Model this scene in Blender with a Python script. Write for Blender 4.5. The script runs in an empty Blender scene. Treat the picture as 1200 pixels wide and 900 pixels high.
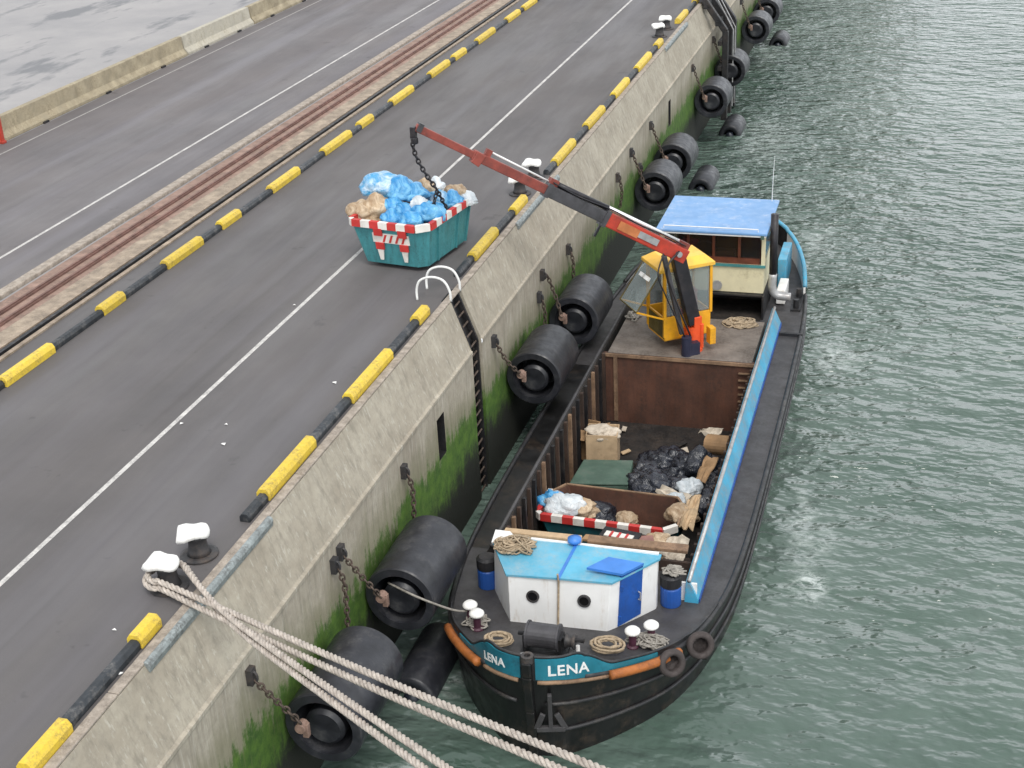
import bpy, bmesh, math, random
from mathutils import Vector, Matrix, noise
R = math.radians
random.seed(7)
sc = bpy.context.scene
COL = sc.collection

# ------------------------------------------------------------------ camera
FOC, VP, NX, HC, XC = 1650.0, (1135.0, -365.0), 780.0, 14.0, 11.94
_a = Vector((VP[0]-600, VP[1]-450, FOC)).normalized()
_ny = -(_a.x*(NX-600) + _a.z*FOC)/_a.y
_z = -Vector((NX-600, _ny, FOC)).normalized()
_x = _a.cross(_z)
CAM = Vector((XC, 0, HC))
def at(px, py, axis, val):
    """the point of a real plane (axis = val) that stands behind a spot of the 1200x900 photograph"""
    d = Vector((px-600, py-450, FOC))
    w = Vector((_x.dot(d), _a.dot(d), _z.dot(d)))
    i = 'xyz'.index(axis)
    return CAM + w*((val-CAM[i])/w[i])
cd = bpy.data.cameras.new('camera'); co = bpy.data.objects.new('camera', cd); COL.objects.link(co)
cd.sensor_width = 36; cd.lens = FOC/1200*36; cd.clip_end = 6000; cd.clip_start = 0.1
right = Vector((_x.x, _a.x, _z.x)); up = -Vector((_x.y, _a.y, _z.y)); back = -Vector((_x.z, _a.z, _z.z))
m4 = Matrix((right, up, back)).transposed().to_4x4(); m4.translation = CAM
co.matrix_world = m4
sc.camera = co

# ------------------------------------------------------------------ sky and sun (overcast)
SUN_EL, SUN_AZ = R(58), R(150)       # azimuth clockwise from +y
world = bpy.data.worlds.new('World'); sc.world = world; world.use_nodes = True
wn = world.node_tree; bg = wn.nodes['Background']
sky = wn.nodes.new('ShaderNodeTexSky'); sky.sky_type = 'NISHITA'; sky.sun_disc = False
sky.sun_elevation = SUN_EL; sky.sun_rotation = SUN_AZ; sky.air_density = 1.0; sky.dust_density = 4.0; sky.ozone_density = 1.0
hs = wn.nodes.new('ShaderNodeHueSaturation'); hs.inputs['Saturation'].default_value = 0.22
wn.links.new(sky.outputs[0], hs.inputs['Color'])
veil = wn.nodes.new('ShaderNodeMix'); veil.data_type = 'RGBA'; veil.inputs[0].default_value = .62
wn.links.new(hs.outputs[0], veil.inputs[6]); veil.inputs[7].default_value = (7.2, 7.5, 7.8, 1)      # even cloud cover
tc = wn.nodes.new('ShaderNodeTexCoord'); sz = wn.nodes.new('ShaderNodeSeparateXYZ'); wn.links.new(tc.outputs['Generated'], sz.inputs[0])
el = wn.nodes.new('ShaderNodeMapRange'); el.inputs['From Min'].default_value = 0; el.inputs['From Max'].default_value = .75; el.inputs['To Min'].default_value = 1.75; el.inputs['To Max'].default_value = .88
wn.links.new(sz.outputs['Z'], el.inputs['Value'])                     # brightness added towards the horizon to lift the water's reflections
glow = wn.nodes.new('ShaderNodeVectorMath'); glow.operation = 'SCALE'
wn.links.new(veil.outputs[2], glow.inputs[0]); wn.links.new(el.outputs[0], glow.inputs['Scale'])
wn.links.new(glow.outputs[0], bg.inputs['Color'])
bg.inputs['Strength'].default_value = 0.12
sl = bpy.data.lights.new('sun', 'SUN'); so = bpy.data.objects.new('sun', sl); COL.objects.link(so)
sl.energy = 1.2; sl.angle = R(24); sl.color = (1, .965, .91)
sd = Vector((math.sin(SUN_AZ)*math.cos(SUN_EL), math.cos(SUN_AZ)*math.cos(SUN_EL), math.sin(SUN_EL)))
so.rotation_euler = sd.to_track_quat('Z', 'Y').to_euler()
vs = sc.view_settings
sc.display_settings.display_device = 'sRGB'
vs.view_transform = 'Standard'; vs.look = 'None'; vs.gamma = 1; vs.use_curve_mapping = False
vs.exposure = 0.55

# ------------------------------------------------------------------ scene bookkeeping
ORG = {}
def tag(o, label=None, cat=None, group=None, kind=None):
    if label: o['label'] = label
    if cat: o['category'] = cat
    if group: o['group'] = group
    if kind: o['kind'] = kind
    return o
def thing(name, label, cat, loc=(0,0,0), group=None, rotz=0):
    o = bpy.data.objects.new(name, None); COL.objects.link(o)
    o.location = loc; o.rotation_euler = (0,0,rotz); o.empty_display_size = .2
    ORG[o.name] = Vector(loc)
    return tag(o, label, cat, group)
def copy_tree(o, parent=None):
    c = o.copy(); COL.objects.link(c); c.parent = parent
    for ch in list(o.children): copy_tree(ch, c)
    return c

class MB:
    def __init__(s): s.v = []; s.f = []; s.mi = []
    def add(s, vs, fs, mi=0):
        n = len(s.v); s.v += [Vector(v) for v in vs]
        for f in fs: s.f.append([i+n for i in f]); s.mi.append(mi)
        return s
    def box(s, c, d, rot=None, mi=0, top=(1,1)):
        c = Vector(c); x, y, z = d[0]/2, d[1]/2, d[2]/2; tx, ty = top
        vs = [(-x,-y,-z),(x,-y,-z),(x,y,-z),(-x,y,-z),(-x*tx,-y*ty,z),(x*tx,-y*ty,z),(x*tx,y*ty,z),(-x*tx,y*ty,z)]
        vs = [Vector(v) for v in vs]
        if rot is not None: vs = [rot @ v for v in vs]
        return s.add([c+v for v in vs], [(3,2,1,0),(4,5,6,7),(0,1,5,4),(1,2,6,5),(2,3,7,6),(3,0,4,7)], mi)
    def bar(s, p, q, w, h, upv=(0,0,1), mi=0):
        p, q = Vector(p), Vector(q); d = (q-p); L = d.length; d.normalize()
        u = Vector(upv); sx = d.cross(u)
        if sx.length < 1e-4: sx = d.cross(Vector((1,0,0)))
        sx.normalize(); u = sx.cross(d)
        rot = Matrix((sx, d, u)).transposed()
        return s.box((p+q)/2, (w, L, h), rot, mi)
    def tube(s, pts, r, n=8, closed=False, cap=True, mi=0):
        pts = [Vector(p) for p in pts]; N = len(pts)
        rs = r if isinstance(r, (list, tuple)) else [r]*N
        prev = None; rings = []
        for i in range(N):
            if closed: t = pts[(i+1) % N]-pts[i-1]
            else: t = pts[min(i+1, N-1)]-pts[max(i-1, 0)]
            if t.length < 1e-9: t = Vector((0,0,1))
            t.normalize()
            if prev is None:
                prev = t.orthogonal().normalized()
            else:
                prev = (prev-t*prev.dot(t))
                prev = prev.normalized() if prev.length > 1e-6 else t.orthogonal().normalized()
            b = t.cross(prev)
            rings.append([pts[i]+(prev*math.cos(2*math.pi*k/n)+b*math.sin(2*math.pi*k/n))*rs[i] for k in range(n)])
        vs = [v for rg in rings for v in rg]; fs = []
        for i in range(N if closed else N-1):
            a, b2 = i*n, ((i+1) % N)*n
            for k in range(n): fs.append((a+k, a+(k+1) % n, b2+(k+1) % n, b2+k))
        if cap and not closed:
            fs.append(tuple(range(n))[::-1]); fs.append(tuple((N-1)*n+k for k in range(n)))
        return s.add(vs, fs, mi)
    def lathe(s, prof, c, axis=(0,0,1), n=24, mi=0):
        c = Vector(c); q = Vector((0,0,1)).rotation_difference(Vector(axis)).to_matrix()
        vs = [c+q @ Vector((r*math.cos(2*math.pi*k/n), r*math.sin(2*math.pi*k/n), z)) for r, z in prof for k in range(n)]
        fs = []
        for i in range(len(prof)-1):
            for k in range(n): fs.append((i*n+k, i*n+(k+1) % n, (i+1)*n+(k+1) % n, (i+1)*n+k))
        if prof[0][0] > 1e-6: fs.append(tuple(range(n))[::-1])
        if prof[-1][0] > 1e-6: fs.append(tuple((len(prof)-1)*n+k for k in range(n)))
        return s.add(vs, fs, mi)
    def prism(s, poly, vec, mi=0):
        n = len(poly); vec = Vector(vec); p = [Vector(q) for q in poly]
        fs = [tuple(range(n))[::-1], tuple(range(n, 2*n))]
        for k in range(n): fs.append((k, (k+1) % n, n+(k+1) % n, n+k))
        return s.add(p+[q+vec for q in p], fs, mi)
    def grid(s, rows, mi=0, closed=False):
        n = len(rows[0]); vs = [v for r_ in rows for v in r_]; fs = []
        for i in range(len(rows)-1):
            for k in range(n if closed else n-1):
                fs.append((i*n+k, i*n+(k+1) % n, (i+1)*n+(k+1) % n, (i+1)*n+k))
        return s.add(vs, fs, mi)
    def ngon(s, pts, mi=0): return s.add(pts, [tuple(range(len(pts)))], mi)
    def build(s, name, mats, parent=None, smooth=False, bevel=0, local=False, origin=None, solid=0, seg=2, fix=True):
        me = bpy.data.meshes.new(name)
        off = Vector((0,0,0))
        if parent is not None and not local: off = ORG.get(parent.name, Vector((0,0,0)))
        if parent is None and not local:
            if origin is None:
                xs = [v.x for v in s.v]; ys = [v.y for v in s.v]; zs = [v.z for v in s.v]
                origin = Vector(((min(xs)+max(xs))/2, (min(ys)+max(ys))/2, min(zs)))
            off = Vector(origin)
        me.from_pydata([tuple(v-off) for v in s.v], [], s.f)
        if fix:
            bm = bmesh.new(); bm.from_mesh(me); bmesh.ops.recalc_face_normals(bm, faces=bm.faces); bm.to_mesh(me); bm.free()
        for k, p in enumerate(me.polygons): p.material_index = s.mi[k] if k < len(s.mi) else 0; p.use_smooth = smooth
        for mt in (mats if isinstance(mats, (list, tuple)) else [mats]): me.materials.append(mt)
        o = bpy.data.objects.new(name, me); COL.objects.link(o)
        if parent is not None:
            o.parent = parent; ORG[o.name] = off
        else:
            o.location = off; ORG[o.name] = off
        if solid:
            md = o.modifiers.new('thick', 'SOLIDIFY'); md.thickness = solid; md.offset = 0
        if bevel:
            md = o.modifiers.new('bevel', 'BEVEL'); md.width = bevel; md.segments = seg; md.limit_method = 'ANGLE'; md.angle_limit = R(40)
            me.polygons.foreach_set('use_smooth', [smooth]*len(me.polygons))
        return o

def catmull(pts, n):
    pts = [Vector(p) for p in pts]; P = [pts[0]*2-pts[1]]+pts+[pts[-1]*2-pts[-2]]; out = []
    for i in range(1, len(P)-2):
        for k in range(n):
            t = k/n; a, b, c, d = P[i-1], P[i], P[i+1], P[i+2]
            out.append(.5*((2*b)+(c-a)*t+(2*a-5*b+4*c-d)*t*t+(3*b-a-3*c+d)*t**3))
    out.append(pts[-1]); return out
def resample(pts, step):
    pts = [Vector(p) for p in pts]; out = [pts[0].copy()]; acc = 0
    for a, b in zip(pts, pts[1:]):
        L = (b-a).length; t = step-acc
        while t <= L: out.append(a+(b-a)*(t/L)); t += step
        acc = L-(t-step)
    out.append(pts[-1]); return out
def strands(mb, path, r, pitch=.32, n=6, count=3, step=.028):
    """a laid rope: three strands twisted round a path"""
    P = resample(path, step); N = len(P); prev = None; fr = []
    for i in range(N):
        t = (P[min(i+1, N-1)]-P[max(i-1, 0)]).normalized()
        prev = t.orthogonal().normalized() if prev is None else (prev-t*prev.dot(t)).normalized()
        fr.append((prev.copy(), t.cross(prev)))
    for q in range(count):
        pts = []
        for i in range(N):
            a = 2*math.pi*(i*step/pitch+q/count); u, b = fr[i]
            pts.append(P[i]+(u*math.cos(a)+b*math.sin(a))*r*.52)
        mb.tube(pts, r*.54, n)
def link_chain(mb, path, L=.2, w=.055, r=.022):
    P = resample(path, L*.74)
    for i in range(len(P)-1):
        c = (P[i]+P[i+1])/2; d = (P[i+1]-P[i]).normalized(); u = d.orthogonal().normalized()
        b = d.cross(u); sx = u if i % 2 else b
        pts = []
        for k in range(10):
            a = 2*math.pi*k/10
            pts.append(c+d*math.cos(a)*L*.5+sx*math.sin(a)*w)
        mb.tube(pts, r, 5, closed=True)

# ------------------------------------------------------------------ materials
def newmat(name):
    m = bpy.data.materials.new(name); m.use_nodes = True
    return m, m.node_tree, m.node_tree.nodes['Principled BSDF']
def N(t, typ, **kw):
    n = t.nodes.new(typ)
    for k, v in kw.items():
        if k in n.inputs: n.inputs[k].default_value = v
        else: setattr(n, k, v)
    return n
def mapped(t, scale=(1,1,1), world=False):
    if world:
        src = N(t, 'ShaderNodeNewGeometry').outputs['Position']
    else:
        src = N(t, 'ShaderNodeTexCoord').outputs['Object']
    mp = N(t, 'ShaderNodeMapping'); mp.inputs['Scale'].default_value = scale
    t.links.new(src, mp.inputs['Vector']); return mp.outputs[0]
def noi(t, vec, scale, detail=4, rough=.6, lo=.35, hi=.65, dist=0):
    n = N(t, 'ShaderNodeTexNoise'); n.inputs['Scale'].default_value = scale; n.inputs['Detail'].default_value = detail
    n.inputs['Roughness'].default_value = rough; n.inputs['Distortion'].default_value = dist
    t.links.new(vec, n.inputs['Vector'])
    mr = N(t, 'ShaderNodeMapRange'); mr.inputs['From Min'].default_value = lo; mr.inputs['From Max'].default_value = hi
    t.links.new(n.outputs['Fac'], mr.inputs['Value']); return mr.outputs[0]
def mix(t, fac, a, b):
    m = N(t, 'ShaderNodeMix', data_type='RGBA')
    for sck, val in ((m.inputs[0], fac), (m.inputs[6], a), (m.inputs[7], b)):
        if isinstance(val, (int, float)): sck.default_value = val
        elif isinstance(val, tuple): sck.default_value = (*val, 1)[:4]
        else: t.links.new(val, sck)
    return m.outputs[2]
def math_(t, op, a, b=0.0):
    m = N(t, 'ShaderNodeMath', operation=op)
    for sck, val in zip(m.inputs, (a, b)):
        if isinstance(val, (int, float)): sck.default_value = val
        else: t.links.new(val, sck)
    return m.outputs[0]
def maprange(t, v, a, b, c=0., d=1., smooth=True):
    m = N(t, 'ShaderNodeMapRange'); m.interpolation_type = 'SMOOTHSTEP' if smooth else 'LINEAR'
    m.inputs['From Min'].default_value = a; m.inputs['From Max'].default_value = b; m.inputs['To Min'].default_value = c; m.inputs['To Max'].default_value = d
    t.links.new(v, m.inputs['Value']); return m.outputs[0]
def bump(t, p, h, strength=.3, dist=.02):
    b = N(t, 'ShaderNodeBump'); b.inputs['Strength'].default_value = strength; b.inputs['Distance'].default_value = dist
    t.links.new(h, b.inputs['Height']); t.links.new(b.outputs[0], p.inputs['Normal'])
def scl(c, k): return tuple(min(1, max(0, x*k)) for x in c)
def mat(name, col, rough=.6, metal=0, var=.18, scale=2.5, dirt=None, dirt_amt=.5, dirt_scale=1.6, bmp=.0, bscale=25, streak=False, obj_var=0, spec=.5):
    m, t, p = newmat(name)
    vec = mapped(t); sv = mapped(t, (4, 4, .6)) if streak else vec
    c = mix(t, noi(t, vec, scale, 5), scl(col, 1-var), scl(col, 1+var))
    if dirt:
        d = noi(t, sv, dirt_scale, 6, .7, .62-.3*dirt_amt, .78-.16*dirt_amt)
        fine = noi(t, vec, dirt_scale*9, 4, .7, .3, .6)
        c = mix(t, math_(t, 'MULTIPLY', math_(t, 'MULTIPLY', d, fine), .85), c, dirt)
    if obj_var:
        oi = N(t, 'ShaderNodeObjectInfo'); hv = N(t, 'ShaderNodeHueSaturation')
        t.links.new(maprange(t, oi.outputs['Random'], 0, 1, 1-obj_var, 1+obj_var, False), hv.inputs['Value'])
        t.links.new(c, hv.inputs['Color']); c = hv.outputs[0]
    t.links.new(c, p.inputs['Base Color'])
    r = noi(t, vec, scale*3, 4, .6, .3, .7)
    t.links.new(maprange(t, r, 0, 1, max(.02, rough-.12), min(1, rough+.12)), p.inputs['Roughness'])
    p.inputs['Metallic'].default_value = metal; p.inputs['Specular IOR Level'].default_value = spec
    if bmp: bump(t, p, noi(t, vec, bscale, 5, .65, 0, 1), bmp, .02)
    return m

# asphalt of the quay lane and of the road behind it
def asphalt(name, a, b, stain, warm):
    m, t, p = newmat(name); W = mapped(t, (1,1,1), True); L = mapped(t, (1,.14,1), True)
    c = mix(t, noi(t, W, .35, 6, .65, .32, .68), a, b)
    c = mix(t, math_(t, 'MULTIPLY', noi(t, L, .9, 5, .7, .45, .75), .5), c, stain)
    c = mix(t, math_(t, 'MULTIPLY', noi(t, W, .12, 3, .6, .45, .7), .5), c, warm)
    c = mix(t, math_(t, 'MULTIPLY', noi(t, L, 2.2, 6, .75, .6, .72), .35), c, scl(b, 1.25))
    c = mix(t, math_(t, 'MULTIPLY', noi(t, W, 55, 2, .8, .35, .75), .35), c, scl(b, 1.35))
    B = mapped(t, (.7,.02,1), True)
    c = mix(t, math_(t, 'MULTIPLY', noi(t, B, 1.1, 3, .5, .5, .66), .55), c, (b[0]*1.1, b[1]*1.13, b[2]*1.22))
    c = mix(t, math_(t, 'MULTIPLY', noi(t, B, 2.3, 3, .6, .56, .66), .22), c, scl(a, .72))
    sp = noi(t, W, .8, 4, .6, .66, .7)
    c = mix(t, math_(t, 'MULTIPLY', sp, .4), c, scl(a, .55))
    t.links.new(c, p.inputs['Base Color'])
    t.links.new(maprange(t, noi(t, L, .5, 5), 0, 1, .55, .85), p.inputs['Roughness'])
    bump(t, p, noi(t, W, 60, 4, .7, 0, 1), .35, .01); return m
M = {}
M['asphalt'] = asphalt('asphalt_lane', (.078,.072,.072), (.11,.101,.1), (.068,.066,.069), (.106,.095,.09))
M['road'] = asphalt('asphalt_road', (.1,.092,.095), (.142,.13,.131), (.07,.066,.07), (.125,.105,.098))
def yardmat():
    m, t, p = newmat('yard_concrete'); W = mapped(t, (1,1,1), True); L = mapped(t, (1,.35,1), True)
    c = mix(t, noi(t, W, .2, 6, .65, .3, .7), (.25,.245,.25), (.34,.325,.32))
    c = mix(t, math_(t, 'MULTIPLY', noi(t, L, .42, 5, .6, .55, .63), .75), c, (.13,.135,.145))
    c = mix(t, math_(t, 'MULTIPLY', noi(t, W, 9, 4, .7, .5, .8), .3), c, (.2,.19,.19))
    t.links.new(c, p.inputs['Base Color']); p.inputs['Roughness'].default_value = .8
    bump(t, p, noi(t, W, 30, 4, .7, 0, 1), .25, .01); return m
M['yard'] = yardmat()
def wallmat():
    m, t, p = newmat('quay_wall_concrete'); W = mapped(t, (1,1,1), True)
    S = mapped(t, (3.2, 3.2, .28), True)        # tall thin streaks
    pos = N(t, 'ShaderNodeNewGeometry').outputs['Position']; sx = N(t, 'ShaderNodeSeparateXYZ'); t.links.new(pos, sx.inputs[0])
    z = sx.outputs['Z']
    c = mix(t, noi(t, W, .8, 6, .65, .3, .7), (.30,.262,.205), (.44,.398,.322))
    c = mix(t, math_(t, 'MULTIPLY', noi(t, W, 5, 5, .7, .45, .7), .45), c, (.22,.2,.165))
    c = mix(t, math_(t, 'MULTIPLY', noi(t, S, 1.6, 5, .7, .5, .68), .55), c, (.19,.17,.135))
    c = mix(t, math_(t, 'MULTIPLY', noi(t, S, 3.1, 4, .7, .57, .68), .6), c, (.52,.49,.42))
    D = mapped(t, (.4, 2.4, .8), True)
    c = mix(t, math_(t, 'MULTIPLY', noi(t, D, 1.3, 5, .75, .62, .72), .3), c, (.5,.48,.42))
    # damp yellowish zone, weed, slime
    n1 = noi(t, W, .5, 5, .65, .2, .8); n2 = noi(t, S, 1.4, 5, .7, .2, .8)
    zz = math_(t, 'ADD', z, math_(t, 'ADD', math_(t, 'MULTIPLY', n1, -.9), math_(t, 'MULTIPLY', n2, -.9)))
    damp = maprange(t, zz, -2.7, -3.6)
    c = mix(t, math_(t, 'MULTIPLY', damp, .65), c, (.16,.155,.085))
    n3 = noi(t, W, 6, 5, .8, .2, .8)
    zz = math_(t, 'ADD', zz, math_(t, 'MULTIPLY', math_(t, 'SUBTRACT', n3, .5), .5))
    weed = maprange(t, zz, -3.6, -4.05)
    gcol = mix(t, noi(t, W, 3, 6, .75, .35, .65), (.03,.08,.008), (.08,.16,.016))
    gcol = mix(t, math_(t, 'MULTIPLY', noi(t, S, 2.6, 6, .75, .55, .66), .4), gcol, (.14,.13,.06))
    c = mix(t, weed, c, gcol)
    slime = maprange(t, zz, -4.6, -5.5)
    c = mix(t, slime, c, (.012,.014,.009))
    t.links.new(c, p.inputs['Base Color']); p.inputs['Roughness'].default_value = .85
    h = math_(t, 'ADD', noi(t, W, 14, 5, .7, 0, 1), math_(t, 'MULTIPLY', noi(t, W, 1.2, 4, .6, 0, 1), 1.5))
    bump(t, p, h, .3, .03); return m
M['wall'] = wallmat()
def watermat():
    m, t, p = newmat('harbour_water'); W = mapped(t, (1,1,1), True)
    rot = N(t, 'ShaderNodeMapping'); rot.inputs['Rotation'].default_value = (0,0,R(24)); rot.inputs['Scale'].default_value = (.68,1.25,1)
    t.links.new(N(t, 'ShaderNodeNewGeometry').outputs['Position'], rot.inputs['Vector']); V = rot.outputs[0]
    c = mix(t, noi(t, W, .07, 4, .6, .35, .65), (.06,.095,.077), (.115,.155,.134))
    c = mix(t, math_(t, 'MULTIPLY', noi(t, V, .5, 4, .6, .5, .75), .5), c, (.036,.075,.05))
    foam = None
    wob = N(t, 'ShaderNodeTexNoise'); wob.inputs['Scale'].default_value = .9; wob.inputs['Detail'].default_value = 4; t.links.new(W, wob.inputs['Vector'])
    wo = N(t, 'ShaderNodeVectorMath', operation='MULTIPLY_ADD'); t.links.new(wob.outputs['Color'], wo.inputs[0]); wo.inputs[1].default_value = (2.2,2.2,0); t.links.new(W, wo.inputs[2])
    wo2 = N(t, 'ShaderNodeVectorMath', operation='SUBTRACT'); t.links.new(wo.outputs[0], wo2.inputs[0]); wo2.inputs[1].default_value = (1.1,1.1,0)
    for fx, fy, rx, ry, fs_ in FOAM:
        sub = N(t, 'ShaderNodeMapping', vector_type='TEXTURE'); sub.inputs['Location'].default_value = (fx, fy, 0)
        sub.inputs['Scale'].default_value = (rx, ry, 1e3); t.links.new(wo2.outputs[0], sub.inputs['Vector'])
        ln = N(t, 'ShaderNodeVectorMath', operation='LENGTH'); t.links.new(sub.outputs[0], ln.inputs[0])
        f = maprange(t, ln.outputs['Value'], 1, .15, 0, fs_)
        foam = f if foam is None else math_(t, 'MAXIMUM', foam, f)
    fn = noi(t, V, 3.5, 6, .8, .42, .62, .8)
    ff = math_(t, 'MULTIPLY', foam, fn)
    c = mix(t, math_(t, 'MULTIPLY', ff, .85), c, (.62,.67,.65))
    t.links.new(c, p.inputs['Base Color'])
    t.links.new(maprange(t, ff, 0, 1, .09, .6), p.inputs['Roughness']); p.inputs['IOR'].default_value = 1.5
    def raw(vec, s, d, r, dist=0):
        n = N(t, 'ShaderNodeTexNoise'); n.inputs['Scale'].default_value = s; n.inputs['Detail'].default_value = d
        n.inputs['Roughness'].default_value = r; n.inputs['Distortion'].default_value = dist; t.links.new(vec, n.inputs['Vector']); return n.outputs['Fac']
    gust = noi(t, W, .09, 3, .6, .3, .7)
    sy = N(t, 'ShaderNodeSeparateXYZ'); t.links.new(W, sy.inputs[0])
    open_ = maprange(t, math_(t, 'ADD', sy.outputs['Y'], math_(t, 'MULTIPLY', gust, 8)), 24, 60, .5, 1.25)   # the water in the lee of the bow lies calmer
    h = math_(t, 'ADD', math_(t, 'MULTIPLY', raw(V, .7, 1, .5, .1), .42), math_(t, 'MULTIPLY', raw(V, 1.9, 1, .5, .3), math_(t, 'ADD', .22, math_(t, 'MULTIPLY', gust, .14))))
    h = math_(t, 'ADD', h, math_(t, 'MULTIPLY', raw(V, 4.8, 1, .5, .3), math_(t, 'ADD', .05, math_(t, 'MULTIPLY', gust, .05))))
    h = math_(t, 'ADD', h, math_(t, 'MULTIPLY', raw(W, 3.1, 1, .5, .2), .08))
    h = math_(t, 'MULTIPLY', h, open_)
    h = math_(t, 'ADD', h, math_(t, 'MULTIPLY', raw(W, .2, 2, .5), .5))
    b = N(t, 'ShaderNodeBump'); b.inputs['Strength'].default_value = 1.0; b.inputs['Distance'].default_value = 1.0
    t.links.new(h, b.inputs['Height']); t.links.new(b.outputs[0], p.inputs['Normal']); return m

M['concrete'] = mat('barrier_concrete', (.34,.29,.2), .85, var=.22, scale=1.5, dirt=(.2,.16,.1), dirt_amt=.7, bmp=.3, bscale=18)
M['concrete_pale'] = mat('barrier_concrete_pale', (.43,.4,.33), .85, var=.15, scale=1.5, dirt=(.25,.22,.16), dirt_amt=.5, bmp=.3, bscale=18)
M['coping'] = mat('coping_concrete', (.36,.31,.26), .85, var=.25, scale=6, dirt=(.17,.14,.11), dirt_amt=.8, dirt_scale=4, bmp=.5, bscale=20)
M['tanslab'] = mat('cover_slab', (.33,.265,.2), .85, var=.25, scale=3, dirt=(.14,.11,.085), dirt_amt=.8, dirt_scale=2.5, bmp=.4, bscale=14)
M['trackbed'] = mat('track_bed', (.3,.2,.16), .9, var=.2, scale=3, dirt=(.12,.09,.07), dirt_amt=.7, bmp=.4)
M['railrust'] = mat('rail_rust', (.19,.105,.085), .7, .2, var=.25, scale=3, dirt=(.08,.05,.04), dirt_amt=.5)
M['paint_white'] = mat('road_paint', (.6,.58,.55), .8, var=.1, scale=3, dirt=(.16,.15,.15), dirt_amt=.95, dirt_scale=2.2)
M['paint_worn'] = mat('road_paint_worn', (.4,.38,.36), .8, var=.15, scale=2, dirt=(.13,.125,.125), dirt_amt=1.0, dirt_scale=2)
M['yellow'] = mat('kerb_yellow', (.7,.5,.045), .55, var=.12, scale=3, dirt=(.2,.14,.06), dirt_amt=.62, dirt_scale=3.2, bmp=.15, obj_var=.1)
M['kerbblack'] = mat('kerb_black', (.022,.026,.031), .55, var=.3, scale=3, dirt=(.17,.16,.15), dirt_amt=.3, dirt_scale=4, bmp=.2, obj_var=.25)
M['steel_edge'] = mat('edge_steel', (.33,.37,.37), .6, .2, var=.3, scale=1.2, dirt=(.07,.065,.06), dirt_amt=1.0, dirt_scale=1.3)
M['capwhite'] = mat('bollard_white', (.82,.81,.78), .6, var=.05, scale=4, dirt=(.4,.37,.32), dirt_amt=.35, dirt_scale=4, bmp=.15)
M['castiron'] = mat('bollard_iron', (.035,.034,.036), .6, var=.3, dirt=(.11,.08,.06), dirt_amt=.5, bmp=.2)
M['rubber'] = mat('fender_rubber', (.02,.021,.026), .42, var=.35, scale=1.6, dirt=(.09,.088,.088), dirt_amt=.3, dirt_scale=1.8, bmp=.2, bscale=7, obj_var=.2)
M['rubber_in'] = mat('fender_core', (.014,.017,.024), .3, var=.3)
M['blacksteel'] = mat('black_steel', (.016,.016,.018), .55, .2, var=.3, dirt=(.07,.055,.045), dirt_amt=.45)
M['chain'] = mat('chain_rust', (.105,.078,.062), .75, .3, var=.35, scale=8)
M['lug'] = mat('fender_lug', (.30,.2,.16), .7, .2, var=.25, scale=8, dirt=(.1,.05,.03), dirt_amt=.6)
M['whitepipe'] = mat('white_pipe', (.72,.72,.7), .5, var=.05, dirt=(.4,.36,.3), dirt_amt=.3)
M['rope'] = mat('rope_fibre', (.46,.41,.36), .9, var=.25, scale=9, dirt=(.24,.19,.16), dirt_amt=.6, dirt_scale=5, bmp=.5, bscale=60)
M['ropetan'] = mat('rope_tan', (.36,.28,.19), .9, var=.3, scale=9, dirt=(.15,.12,.08), dirt_amt=.5)
M['ropegrey'] = mat('rope_grey', (.27,.25,.22), .9, var=.3, scale=9)
M['red'] = mat('red_paint', (.5,.035,.03), .5, var=.12)
M['signwhite'] = mat('sign_white', (.72,.69,.64), .5, var=.08, dirt=(.4,.33,.26), dirt_amt=.4)
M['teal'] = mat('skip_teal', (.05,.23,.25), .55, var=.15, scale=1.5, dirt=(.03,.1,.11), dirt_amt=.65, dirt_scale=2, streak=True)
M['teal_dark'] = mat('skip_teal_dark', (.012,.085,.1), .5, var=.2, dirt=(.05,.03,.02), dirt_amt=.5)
M['hull'] = mat('hull_black', (.008,.0078,.0082), .4, var=.35, scale=.8, dirt=(.06,.042,.03), dirt_amt=.4, dirt_scale=1.3, bmp=.15, bscale=2)
M['deck'] = mat('deck_grey', (.052,.05,.053), .6, var=.25, scale=1.2, dirt=(.03,.027,.025), dirt_amt=.7, bmp=.15)
M['deck_dark'] = mat('deck_dark', (.02,.02,.022), .5, var=.25, scale=1.4, dirt=(.08,.07,.06), dirt_amt=.4, bmp=.15)
M['aftdeck'] = mat('aft_deck', (.17,.145,.125), .75, var=.22, scale=1.2, dirt=(.065,.05,.04), dirt_amt=.75, bmp=.2)
M['rust'] = mat('hold_rust', (.1,.042,.026), .7, var=.3, scale=.9, dirt=(.045,.025,.018), dirt_amt=.8, dirt_scale=1.2, bmp=.2, streak=True)
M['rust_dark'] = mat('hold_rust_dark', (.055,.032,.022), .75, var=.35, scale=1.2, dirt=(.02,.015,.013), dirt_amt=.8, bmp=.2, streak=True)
M['blackfloor'] = mat('hold_floor_shade_black', (.016,.014,.013), .7, var=.4, scale=2, dirt=(.06,.045,.035), dirt_amt=.6, bmp=.3)  # near-black base carries the shade of the hold, brown dirt over it
M['rust_tan'] = mat('rust_tan', (.24,.15,.09), .75, var=.3, scale=2, dirt=(.08,.045,.03), dirt_amt=.7)
M['skyblue'] = mat('coaming_blue', (.05,.32,.5), .5, var=.18, scale=1.2, dirt=(.22,.25,.26), dirt_amt=.75, dirt_scale=2)
M['roofblue'] = mat('roof_light_blue', (.1,.38,.54), .5, var=.13, scale=1.2, dirt=(.3,.4,.44), dirt_amt=.6, dirt_scale=2)
M['whblue'] = mat('wheelhouse_blue', (.15,.3,.54), .45, var=.06, scale=1, dirt=(.5,.55,.62), dirt_amt=.3, dirt_scale=2.2)
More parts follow.
